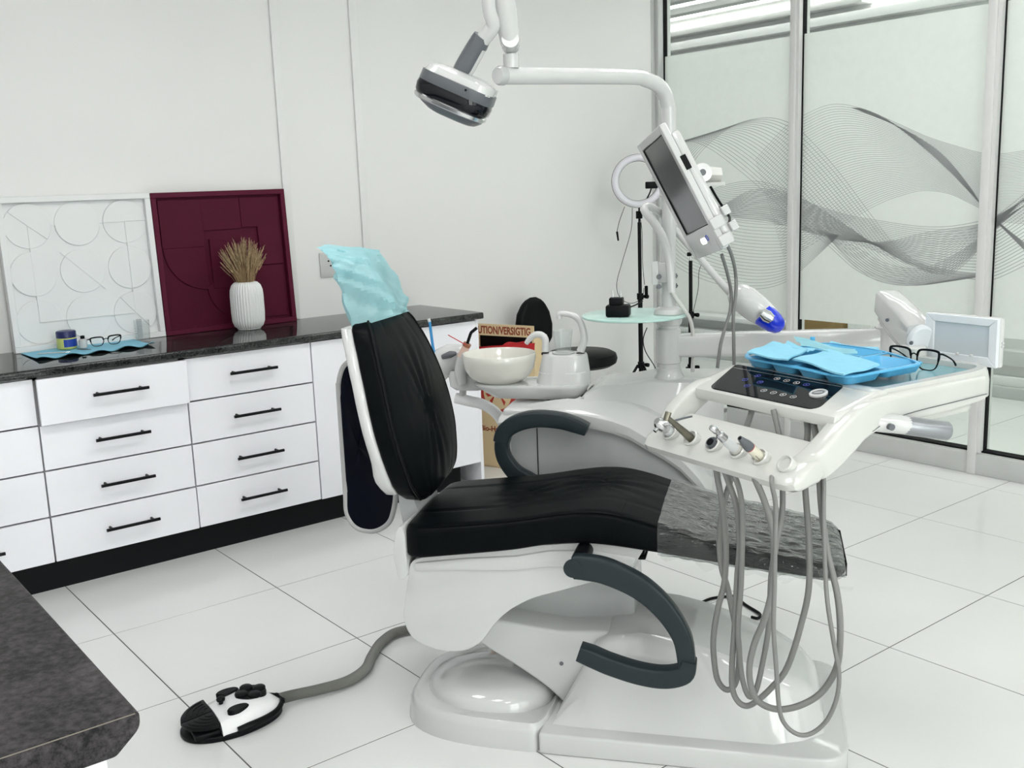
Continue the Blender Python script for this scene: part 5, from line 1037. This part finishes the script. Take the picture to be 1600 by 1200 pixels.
QP = [(-0.166, 0.800), (-0.160, 0.786), (-0.140, 0.780), (-0.075, 0.792), (-0.045, 0.812), (-0.032, 0.838), (-0.034, 0.862), (-0.046, 0.870), (-0.062, 0.866), (-0.120, 0.836), (-0.155, 0.818)]
def qring(s, q): return [(s, -0.10 + (y + 0.10) * q, 0.825 + (z - 0.825) * q) for y, z in QP]
part('instrument_bar', loft([qring(-0.030, 0.6), qring(-0.026, 0.8), qring(-0.016, 0.95), qring(0.0, 1), qring(0.43, 1), qring(0.452, 0.97), qring(0.468, 0.85), qring(0.474, 0.62)]), IVORY, it, TF)
AXD = Vector((0, -0.105, 0.090)).normalized()
SLOT = [0.05, 0.125, 0.20, 0.28, 0.35, 0.425]
for k, s in enumerate(SLOT):
    c0 = Vector((s, -0.085, 0.795))
    part('holder_cup', axis_loft(c0, c0 + AXD * 0.072, [(0, 0.017, 0.017, 0), (0.85, 0.021, 0.021, 0), (0.97, 0.0205, 0.0205, 0), (1.0, 0.017, 0.017, 0), (0.9, 0.0145, 0.0145, 0)], (1, 0, 0), 24), IVORY, it, TF)
hn = part('swing_handle', tube([(0.462, 0.100, 0.902), (0.482, 0.137, 0.8965), (0.500, 0.170, 0.889)], [0.022, 0.0225, 0.021], 20, 1), WHITE, it, TF)
part('silver_grip', axis_loft((0.495, 0.162, 0.8905), (0.546, 0.254, 0.871), [(0, 0.0205, 0.0205, 0), (0.04, 0.0215, 0.0215, 0), (0.95, 0.0215, 0.0215, 0), (1, 0.0185, 0.0185, 0)], (0, 0, 1), 24), SILVER, hn, TF)
part('handle_screw', cyl((0.490, 0.117, 0.8945), (0.504, 0.112, 0.8945), 0.0075, 18), SLATE, hn, TF)
for p in ((0.351,0.361,0.862),(0.357,0.389,0.862),(0.352,0.434,0.862),(0.349,0.469,0.862)):
    part('hose_coupler', rodz(p[0], p[1], 0.838, 0.864, 0.0095, 14), BLACK, it, TF)
# carrying arm: from the post to the elbow, then to the back of the table
da = thing('delivery_arm', 'white carrying arm from the post to the back of the instrument table', 'support arm', (2.3055,2.1687,0.95))
EL = Vector((2.7995,1.723,0.95))
PW = Vector((2.3055,2.1687,0.95))
dv = (EL - PW).normalized()
part('swing_arm', strip([PW + dv * 0.028 , PW.lerp(EL, 0.3), PW.lerp(EL, 0.6), EL], [0.070, 0.072, 0.072, 0.070], 0.052, (dv.y, -dv.x, 0), 3), WHITE, da)
part('post_sleeve', rodz(PW.x, PW.y, 0.895, 1.005, 0.0385, 28, 0.004), WHITE, da)
part('elbow', join(rodz(EL.x, EL.y, 0.905, 0.995, 0.045, 28, 0.005), rodz(EL.x, EL.y, 0.99, 1.045, 0.032, 24, 0.004)), WHITE, da)
SA0 = Vector((-0.055, 0.80, 1.070)); SA1 = Vector((0.19, 0.625, 1.002))
part('spring_arm', strip([SA0, SA0.lerp(SA1, 0.35), SA0.lerp(SA1, 0.7), SA1], [0.07, 0.085, 0.09, 0.085], 0.07, (SA1 - SA0).cross(Vector((0, 0, 1))).normalized(), 4), WHITE, da, TF, smooth=50)
part('lower_bar', strip([SA0 + Vector((0.0, 0.0, -0.045)), SA0.lerp(SA1, 0.5) + Vector((0, 0, -0.052)), SA1 + Vector((0.01, 0, -0.048))], 0.022, 0.05, (SA1 - SA0).cross(Vector((0, 0, 1))).normalized(), 4), WHITE, da, TF)
part('arm_end', axis_loft(SA1 + Vector((-0.01, 0.01, 0.0)), SA1 + Vector((0.022, -0.014, -0.008)), [(0, 0.045, 0.036, 0), (0.9, 0.046, 0.037, 0), (1, 0.042, 0.034, 0)], (SA1 - SA0).cross(Vector((0, 0, 1))), 28), BLUEGREY, da, TF)
part('table_socket', join(rodz(0.20, 0.585, 0.90, 0.99, 0.035, 24, 0.004)), IVORY, da, TF)
for p in ((0.09,0.6,1.054),(0.198,0.56,1.007)): part('pin', cyl(Vector(p) + Vector((0.03, -0.02, 0)), Vector(p) + Vector((0.036, -0.03, 0)), 0.005, 12), SLATE, da, TF)
# film viewer
fv = thing('film_viewer', 'small pale grey x-ray film viewer at the back right of the table', 'film viewer', (0.31, 0.63, 0.955), TF)
part('viewer_case', join(box(0.205, 0.418, 0.632, 0.652, 0.950, 1.078, 0.006), ), WHITE, fv, TF)
part('viewer_frame', (lambda o, i: join(*[prism(q, 0.622, 0.634, 'b', 0.0015, 1) for q in ([(o[0], o[2]), (o[1], o[2]), (i[1], i[2]), (i[0], i[2])], [(o[1], o[2]), (o[1], o[3]), (i[1], i[3]), (i[1], i[2])], [(o[1], o[3]), (o[0], o[3]), (i[0], i[3]), (i[1], i[3])], [(o[0], o[3]), (o[0], o[2]), (i[0], i[2]), (i[0], i[3])])]))((0.207, 0.416, 0.952, 1.076), (0.234, 0.392, 0.976, 1.056)), BLUEGREY, fv, TF)
part('viewer_pane', box(0.230, 0.396, 0.627, 0.634, 0.972, 1.060), VIEWER, fv, TF)
for s in (0.306, 0.346): part('film_clip', box(s - 0.004, s + 0.004, 0.618, 0.626, 0.974, 0.981, 0.002), WHITE, fv, TF)
part('viewer_foot', tube([(0.36, 0.645, 0.955), (0.37, 0.62, 0.935), (0.38, 0.58, 0.925)], 0.009, 10), CLEAR if False else WHITE, fv, TF)
for z in (1.004, 1.012): part('side_switch', box(0.416, 0.421, 0.638, 0.646, z, z + 0.005), WHITE, fv, TF)

# ---- instruments in their holders, each with its grey hose
def base(s): return Vector((s, -0.085, 0.795))
def along(s, t, ds=0.0): return base(s) + AXD * t + Vector((ds, 0, 0))
def hose(parent, pts, r, name='hose', s=None, lead=None):
    P = [CF @ Vector(p) for p in pts]
    if s is not None: P = [TF @ (base(s) + AXD * 0.012)] + P
    return part(name, tube(P, r, 10, 5), HOSE, parent)
H1 = ((0.472,-0.29,0.796),(0.485,-0.29,0.753),(0.497,-0.289,0.679),(0.503,-0.289,0.6),(0.503,-0.289,0.546),(0.499,-0.288,0.496),(0.486,-0.288,0.441),(0.475,-0.288,0.364),(0.477,-0.287,0.296),(0.486,-0.287,0.249),(0.506,-0.287,0.228),(0.525,-0.287,0.242),(0.534,-0.286,0.285),(0.535,-0.286,0.343),(0.525,-0.286,0.401),(0.508,-0.285,0.487),(0.494,-0.279,0.534),(0.487,-0.255,0.587),(0.492,-0.235,0.661),(0.509,-0.218,0.728),(0.526,-0.201,0.788),(0.545,-0.185,0.852),(0.562,-0.17,0.906))
H2 = ((0.493,-0.315,0.798),(0.512,-0.319,0.754),(0.529,-0.323,0.699),(0.536,-0.326,0.615),(0.531,-0.33,0.535),(0.526,-0.334,0.414),(0.521,-0.338,0.332),(0.521,-0.342,0.267),(0.532,-0.346,0.235),(0.551,-0.349,0.223),(0.573,-0.353,0.235),(0.61,-0.357,0.277),(0.647,-0.361,0.337),(0.678,-0.365,0.459),(0.69,-0.368,0.539),(0.689,-0.355,0.633),(0.684,-0.337,0.702),(0.68,-0.321,0.75),(0.678,-0.307,0.813),(0.684,-0.293,0.877),(0.678,-0.28,0.918))
H3 = ((0.519,-0.34,0.795),(0.535,-0.341,0.75),(0.542,-0.342,0.698),(0.542,-0.342,0.621),(0.54,-0.343,0.52),(0.534,-0.344,0.419),(0.537,-0.345,0.357),(0.545,-0.345,0.287),(0.56,-0.346,0.246),(0.576,-0.347,0.264),(0.592,-0.348,0.344),(0.604,-0.348,0.434),(0.607,-0.349,0.547),(0.618,-0.348,0.627),(0.63,-0.325,0.696),(0.631,-0.306,0.748),(0.632,-0.29,0.807),(0.62,-0.275,0.871),(0.608,-0.26,0.92))
H4 = ((0.57,-0.4,0.794),(0.589,-0.4,0.748),(0.604,-0.4,0.697),(0.612,-0.4,0.645),(0.61,-0.4,0.547),(0.594,-0.4,0.468),(0.572,-0.4,0.406),(0.561,-0.4,0.344),(0.567,-0.4,0.292),(0.585,-0.4,0.261),(0.622,-0.4,0.248),(0.666,-0.4,0.258),(0.711,-0.4,0.288),(0.74,-0.4,0.331),(0.755,-0.4,0.38),(0.757,-0.4,0.46),(0.749,-0.395,0.535),(0.728,-0.374,0.622),(0.715,-0.357,0.71),(0.71,-0.341,0.772),(0.708,-0.327,0.827),(0.701,-0.313,0.875),(0.691,-0.3,0.916))
H5 = ((0.605,-0.465,0.806),(0.614,-0.462,0.754),(0.614,-0.458,0.666),(0.614,-0.455,0.569),(0.613,-0.452,0.472),(0.62,-0.449,0.373),(0.628,-0.445,0.273),(0.643,-0.442,0.232),(0.672,-0.439,0.211),(0.702,-0.435,0.217),(0.733,-0.432,0.251),(0.752,-0.429,0.306),(0.755,-0.426,0.362),(0.743,-0.422,0.429),(0.728,-0.409,0.521),(0.722,-0.387,0.607),(0.718,-0.369,0.714),(0.718,-0.351,0.779),(0.713,-0.335,0.829),(0.709,-0.32,0.876))
# 1 three-way syringe
i1 = thing('air_water_syringe', 'clear and steel air-water syringe in the leftmost holder', 'handpiece', tuple(along(0.05, 0.02)), TF, group=None)
part('syringe_body', axis_loft(along(0.05, 0.01), along(0.05, 0.085), [(0, 0.012, 0.012, 0), (1, 0.0125, 0.0125, 0)], (1, 0, 0), 20), mat('frosted_acrylic', (0.62, 0.64, 0.65), 0.2), i1, TF)
part('syringe_head', axis_loft(along(0.05, 0.083), along(0.05, 0.122), [(0, 0.013, 0.013, 0), (0.3, 0.0155, 0.0155, 0), (0.8, 0.0145, 0.0145, 0), (1, 0.009, 0.009, 0)], (1, 0, 0), 20), CHROME, i1, TF)
part('button', cyl(along(0.05, 0.105) + Vector((0.0, -0.012, -0.008)), along(0.05, 0.105) + Vector((0.0, -0.02, -0.014)), 0.005, 12), CHROME, i1, TF)
hd0 = along(0.05, 0.106)
part('collar', tube([hd0, hd0 + Vector((0.02, 0.012, 0.006))], [0.009, 0.007], 14, 1), CHROME, i1, TF)
part('nozzle', tube([hd0 + Vector((0.012, 0.008, 0.004)), hd0 + Vector((0.045, 0.036, 0.018)), hd0 + Vector((0.060, 0.048, 0.023))], 0.0026, 10, 2), SLATE, i1, TF)
hose(i1, H1, 0.0072, s=0.05)
# 2 high-speed handpiece
i2 = thing('turbine_handpiece', 'slim olive-bronze handpiece with a small angled head in the second holder', 'handpiece', tuple(along(0.125, 0.02)), TF)
part('handle', axis_loft(along(0.125, 0.035), along(0.125, 0.160), [(0, 0.0105, 0.0105, 0), (0.25, 0.0105, 0.0105, 0), (0.6, 0.0085, 0.0085, 0), (0.92, 0.006, 0.006, 0), (1, 0.0055, 0.0055, 0)], (1, 0, 0), 20), BRONZE, i2, TF)
part('head', cyl(along(0.125, 0.164) + Vector((0.0, -0.004, -0.009)), along(0.125, 0.164) + Vector((0, 0.005, 0.011)), 0.0075, 18), BRONZE, i2, TF)
part('rear_ring', axis_loft(along(0.125, 0.02), along(0.125, 0.037), [(0, 0.0115, 0.0115, 0), (1, 0.0115, 0.0115, 0)], (1, 0, 0), 20), BLACK, i2, TF)
hose(i2, H2, 0.0072, s=0.125)
# 3 empty coupling
i3 = thing('handpiece_coupling', 'bare hose coupling with no handpiece in the third holder', 'handpiece', tuple(along(0.20, 0.02)), TF)
part('coupling', axis_loft(along(0.20, 0.01), along(0.20, 0.078), [(0, 0.013, 0.013, 0), (0.8, 0.0135, 0.0135, 0), (1, 0.012, 0.012, 0), (0.98, 0.0095, 0.0095, 0)], (1, 0, 0), 20), SLATE, i3, TF)
part('bore', axis_loft(along(0.20, 0.074), along(0.20, 0.0785), [(0, 0.009, 0.009, 0), (1, 0.009, 0.009, 0)], (1, 0, 0), 18), BLACK, i3, TF)
hose(i3, H3, 0.0066, s=0.20)
# 4 micromotor
i4 = thing('micromotor', 'ivory micromotor handpiece with steel nose and black ring in the fourth holder', 'handpiece', tuple(along(0.28, 0.02)), TF)
part('motor_body', axis_loft(along(0.28, 0.035), along(0.28, 0.078), [(0, 0.0135, 0.0135, 0), (0.9, 0.0135, 0.0135, 0), (1, 0.0115, 0.0115, 0)], (1, 0, 0), 22), mat('greige_plastic', (0.50, 0.50, 0.46), 0.3), i4, TF)
part('motor_front', axis_loft(along(0.28, 0.076), along(0.28, 0.122), [(0, 0.0115, 0.0115, 0), (0.9, 0.011, 0.011, 0), (1, 0.0098, 0.0098, 0)], (1, 0, 0), 22), MATS['frosted_acrylic'], i4, TF)
part('steel_nose', axis_loft(along(0.28, 0.12), along(0.28, 0.172), [(0, 0.0105, 0.0105, 0), (0.35, 0.0098, 0.0098, 0), (0.42, 0.006, 0.006, 0), (0.55, 0.0058, 0.0058, 0), (0.62, 0.0075, 0.0075, 0), (0.95, 0.0072, 0.0072, 0), (1, 0.005, 0.005, 0)], (1, 0, 0), 22), CHROME, i4, TF)
part('black_ring', axis_loft(along(0.28, 0.026), along(0.28, 0.037), [(0, 0.0145, 0.0145, 0), (1, 0.0145, 0.0145, 0)], (1, 0, 0), 22), BLACK, i4, TF)
hose(i4, H4, 0.0076, s=0.28)
# 5 scaler
i5 = thing('ultrasonic_scaler', 'cream ultrasonic scaler with a grey cone nose in the fifth holder', 'handpiece', tuple(along(0.35, 0.02)), TF)
part('scaler_body', axis_loft(along(0.35, 0.02), along(0.35, 0.108), [(0, 0.0105, 0.0105, 0), (0.5, 0.0112, 0.0112, 0), (1, 0.0118, 0.0118, 0)], (1, 0, 0), 22), mat('cream_plastic', (0.66, 0.63, 0.52), 0.35), i5, TF)
part('red_ring', axis_loft(along(0.35, 0.107), along(0.35, 0.110), [(0, 0.0121, 0.0121, 0), (1, 0.0121, 0.0121, 0)], (1, 0, 0), 22), REDLINE, i5, TF)
part('cone_nose', axis_loft(along(0.35, 0.109), along(0.35, 0.148), [(0, 0.0122, 0.0122, 0), (0.3, 0.0115, 0.0115, 0), (0.9, 0.0065, 0.0065, 0), (1, 0.0058, 0.0058, 0), (0.97, 0.004, 0.004, 0)], (1, 0, 0), 22), SLATE, i5, TF)
part('bore', axis_loft(along(0.35, 0.1455), along(0.35, 0.1483), [(0, 0.0038, 0.0038, 0), (1, 0.0038, 0.0038, 0)], (1, 0, 0), 14), BLACK, i5, TF)
for t, L in ((0.080, 0.016), (0.060, 0.006), (0.040, 0.012)):
    part('body_mark', box(-0.0008, 0.0008, -L / 2, L / 2, 0, 0.0006), INK, i5, TF @ Matrix.Translation(along(0.35, t) + Vector((0.0082, -0.0055, -0.0062))) @ Matrix(((0, AXD.x, 1, 0), (1, AXD.y, 0, 0), (0, AXD.z, 0, 0), (0, 0, 0, 1))), smooth=0)
hose(i5, H5, 0.0052, s=0.35)

# ---- on the table: compartment tray, papers, glasses
TZ0, TZ1 = 0.9675, 0.994
bt = thing('compartment_tray', 'sky blue plastic compartment tray on the instrument table', 'tray', (0.22, 0.26, TZ0), TF)
CELLS = [(0.035, 0.115, 0.128, 0.235), (0.123, 0.205, 0.122, 0.235), (0.213, 0.293, 0.118, 0.235), (0.301, 0.384, 0.108, 0.235), (0.018, 0.235, 0.243, 0.335), (0.030, 0.225, 0.343, 0.440), (0.243, 0.384, 0.243, 0.385)]
for a, b, c_, d in CELLS:
    mx, my, hx, hy = (a + b) / 2, (c_ + d) / 2, (b - a) / 2, (d - c_) / 2
    def rr(i, z): return [(mx + x, my + y, z) for x, y in rrect2(hx - i, hy - i, 0.015, 4)]
    part('compartment', loft([rr(0.014, TZ0 + 0.001), rr(0.010, TZ0 + 0.003), rr(0.0, TZ1 - 0.001), rr(0.0015, TZ1), rr(0.003, TZ1 - 0.001), rr(0.010, TZ0 + 0.006), rr(0.014, TZ0 + 0.0035)]), TRAYB, bt, TF)
lipo = rpoly([(-0.002, 0.165), (0.045, 0.122), (0.19, 0.113), (0.26, 0.109), (0.335, 0.092), (0.392, 0.108), (0.396, 0.18), (0.394, 0.365), (0.30, 0.412), (0.19, 0.458), (0.015, 0.46)], [0.02, 0.03, 0.04, 0.04, 0.04, 0.03, 0.03, 0.03, 0.04, 0.04, 0.03], 5)
lipi = [(0.20 + (x - 0.20) * 0.955, 0.28 + (y - 0.28) * 0.945) for x, y in lipo]
part('tray_lip', loft([[(x, y, z) for x, y in P] for P, z in ((lipo, TZ1 - 0.004), (lipo, TZ1 - 0.001), ([(0.20 + (x - 0.20) * 0.99, 0.28 + (y - 0.28) * 0.99) for x, y in lipo], TZ1 + 0.001), (lipi, TZ1 + 0.001), (lipi, TZ1 - 0.003))], False), TRAYB, bt, TF)
part('dividers', join(*[box(*b, TZ1 - 0.003, TZ1 + 0.0006, 0.001, 1) for b in ((0.006, 0.39, 0.2345, 0.2435), (0.2345, 0.2435, 0.24, 0.43), (0.012, 0.235, 0.3345, 0.3435), (0.1145, 0.1235, 0.12, 0.235), (0.2045, 0.2135, 0.115, 0.235), (0.2925, 0.3015, 0.108, 0.235))]), TRAYB, bt, TF)
def sheet(name, label, Q, t, mt, wob=0.004, loc=None, cat='paper', seed=0):
    Q = [Vector(q) for q in Q]
    def fn(u, v):
        p = Q[0].lerp(Q[1], u).lerp(Q[3].lerp(Q[2], u), v)
        return tuple(p + Vector((0, 0, wob * (0.5 + 0.5 * sin(u * 6 + v * 3 + seed) * cos(v * 5 - seed)) - 0.0)))
    return solo(name, label, cat, slab(fn, 20, 16, t), mt, tuple(Q[0]), TF)
sheet('paper_napkin', 'sky blue paper napkins lying over the left front of the blue tray', ((0.066,0.107,1.008),(0.208,0.101,1.008),(0.137,0.249,1.008),(-0.013,0.282,1.008)), 0.004, NAPB, 0.007, cat='napkin', seed=1)
sheet('paper_napkin', 'sky blue folded paper napkin lying over the right front of the blue tray', ((0.186,0.139,1.004),(0.401,0.072,1.004),(0.379,0.222,1.004),(0.148,0.325,1.004)), 0.004, NAPB, 0.006, cat='napkin', seed=3)
sheet('paper_napkin', 'sky blue folded napkin piece tilted up in the middle back of the tray', ((0.033,0.268,1.006),(0.149,0.236,1.006),(0.143,0.273,1.006),(0.002,0.322,1.006)), 0.002, NAPB, 0.006, cat='napkin', seed=5)
sheet('paper_napkin', 'pale blue napkin sticking out behind the blue tray', ((0.019,0.457,0.985),(0.221,0.432,0.985),(0.156,0.499,0.985),(-0.004,0.499,0.985)), 0.002, NAPB, 0.006, cat='napkin', seed=2)
sheet('tissue', 'crumpled white and pale blue wrapper across the back of the blue tray', ((0.088,0.28,1.004),(0.264,0.285,1.004),(0.216,0.334,1.004),(-0.039,0.389,1.004)), 0.0015, BAG, 0.012, cat='tissue', seed=4)
solo('blue_clip', 'tiny bright blue plastic clip standing in the wrapper', 'clip', xf(box(-0.006, 0.006, -0.004, 0.004, 0, 0.012, 0.0015), Matrix.Translation((0.055,0.359,1.012))), TRAYB, (0.055,0.359,1.012), TF)
spectacles('safety_glasses', 'black framed glasses standing on the instrument table beside the blue tray', TF @ Matrix.Translation((0.285, 0.475, 0.9535)) @ Matrix.Rotation(radians(2), 4, 'Z'), BLACK, 0.060, 0.052, 0.075)

# ================================================================== FOOT CONTROL
FF = Matrix.Translation((0.992, 2.598, 0)) @ Matrix.Rotation(radians(-6), 4, 'Z')
fc = thing('foot_control', 'black and white foot control on the floor with a ribbed hose', 'foot control', (0, 0, 0), FF)
def egg(s, z, x0=-0.142, x1=0.142, hw=0.088):
    o = []
    for i in range(44):
        a = 2 * pi * i / 44; x = cos(a); y = sin(a)
        xx = (x1 if x > 0 else -x0) * se(x, 2.3) * s; o.append((xx, hw * se(y, 2.2) * s * (1 - 0.18 * max(0, xx) / 0.142), z))
    return o
part('base_plate', loft([egg(0.985, 0.001), egg(1, 0.004), egg(1, 0.013), egg(0.97, 0.016)]), BLACK, fc, FF)
def bodyring(x):
    hw = interp(((-0.05, 0.083), (0.02, 0.081), (0.06, 0.074), (0.10, 0.058), (0.128, 0.036), (0.138, 0.018)), x); zt = interp(((-0.05, 0.050), (-0.02, 0.057), (0.03, 0.066), (0.07, 0.066), (0.11, 0.052), (0.138, 0.030)), x)
    P = [(-hw, 0.014), (-hw * 0.985, 0.024), (-hw * 0.9, zt - 0.014), (-hw * 0.76, zt - 0.004), (-hw * 0.5, zt), (0, zt + 0.002)]
    P += [(-a, b) for a, b in reversed(P[:-1])]
    return [(x, a, b) for a, b in P]
part('white_cover', loft([bodyring(-0.05 + 0.0094 * i) for i in range(21)]), BRIGHT, fc, FF)
for s in (-1, 1):
    pd = rpoly([(-0.140, 0.002 * s), (-0.132, 0.035 * s), (-0.11, 0.062 * s), (-0.08, 0.080 * s), (-0.054, 0.084 * s), (-0.052, 0.002 * s)], [0.004, 0.015, 0.015, 0.015, 0.004, 0.002], 4)
    p_ = part('pedal', (lambda q: ([(x, y, 0.034 + 0.10 * (x + 0.14) + z) for x, y, z in q[0]], q[1]))(prism(pd, 0.0, 0.011, 'z', 0.002, 2)), BLACK, fc, FF)
    for r in (0.018, 0.032, 0.046, 0.060):
        part('tread_ridge', tube([(-0.058 - r * cos(radians(a)) * 1.1, s * (0.006 + r * sin(radians(a)) * 1.1), 0.0455 + 0.10 * (0.082 - r * cos(radians(a)) * 1.1)) for a in range(10, 86, 15)], 0.0014, 5, 1), BLACK, p_, FF)
part('pedal_wedge', box(-0.122, -0.05, -0.07, 0.07, 0.013, 0.030, 0.006), BLACK, fc, FF)
for s in (-1, 1):
    part('side_grip', tube([(-0.01, s * 0.0845, 0.019), (0.02, s * 0.084, 0.022), (0.05, s * 0.080, 0.024), (0.085, s * 0.069, 0.025), (0.115, s * 0.051, 0.027), (0.137, s * 0.024, 0.031)], [0.010, 0.011, 0.010, 0.009, 0.008, 0.007], 10), BLACK, fc, FF)
part('rear_bracket', tube([(0.137, -0.026, 0.032), (0.146, 0.0, 0.034), (0.137, 0.026, 0.032)], 0.007, 10), BLACK, fc, FF)
pad = part('button_pad', lathe([(0.044, 0.050), (0.044, 0.0665), (0.041, 0.069), (0.001, 0.0695)], 36, (0.062, 0.018, 0)), BLACK, fc, FF)
for k in range(4):
    a = radians(90 * k + 8); part('cross_button', lathe([(0.018, 0.066), (0.018, 0.0735), (0.015, 0.076), (0.001, 0.0765)], 22, (0.062 + 0.027 * cos(a), 0.018 + 0.027 * sin(a), 0)), BLACK, pad, FF)
def oval(cx, cy, rx, ry, rot, z0, z1): return [[(cx + (rx * q * cos(t) * cos(rot) - ry * q * sin(t) * sin(rot)), cy + (rx * q * cos(t) * sin(rot) + ry * q * sin(t) * cos(rot)), z) for t in [2 * pi * i / 28 for i in range(28)]] for q, z in ((0.96, z0), (1, z1 - 0.003), (0.9, z1))]
part('oval_button', loft(oval(0.006, -0.046, 0.031, 0.017, 0.10, 0.045, 0.068)), BLACK, fc, FF)
part('oval_button', loft(oval(0.010, 0.066, 0.033, 0.016, 0.05, 0.050, 0.068)), BLACK, fc, FF)
part('joystick', lathe([(0.006, 0.055), (0.0065, 0.064), (0.0115, 0.067), (0.0125, 0.072), (0.009, 0.077), (0.001, 0.079)], 20, (-0.022, 0.020, 0)), BLACK, fc, FF)
FH = spline([(1.132, 2.580, 0.032), (1.175, 2.580, 0.028), (1.25, 2.572, 0.022), (1.34, 2.567, 0.019), (1.42, 2.600, 0.018), (1.48, 2.662, 0.018), (1.56, 2.733, 0.018), (1.65, 2.762, 0.018), (1.78, 2.70, 0.018), (1.86, 2.56, 0.02)], 46)
part('ribbed_hose', tube(FH, [0.0148 + (0.0014 if i % 2 else -0.0010) for i in range(len(FH))], 14, 1), FHOSE, fc, smooth=0)
# loose cable behind the base
solo('floor_cable', 'thin black cable looped on the floor behind the chair base', 'cable', tube(((2.4685,2.2557,0.006),(2.5613,2.2662,0.006),(2.6184,2.2667,0.006),(2.6686,2.243,0.006),(2.6884,2.2166,0.006),(2.6598,2.1511,0.006),(2.6412,2.087,0.006),(2.628,2.0632,0.006),(2.6013,2.0526,0.006),(2.5941,2.0734,0.006)), 0.005, 10), BLACK, (2.6977,2.2243,0.001))
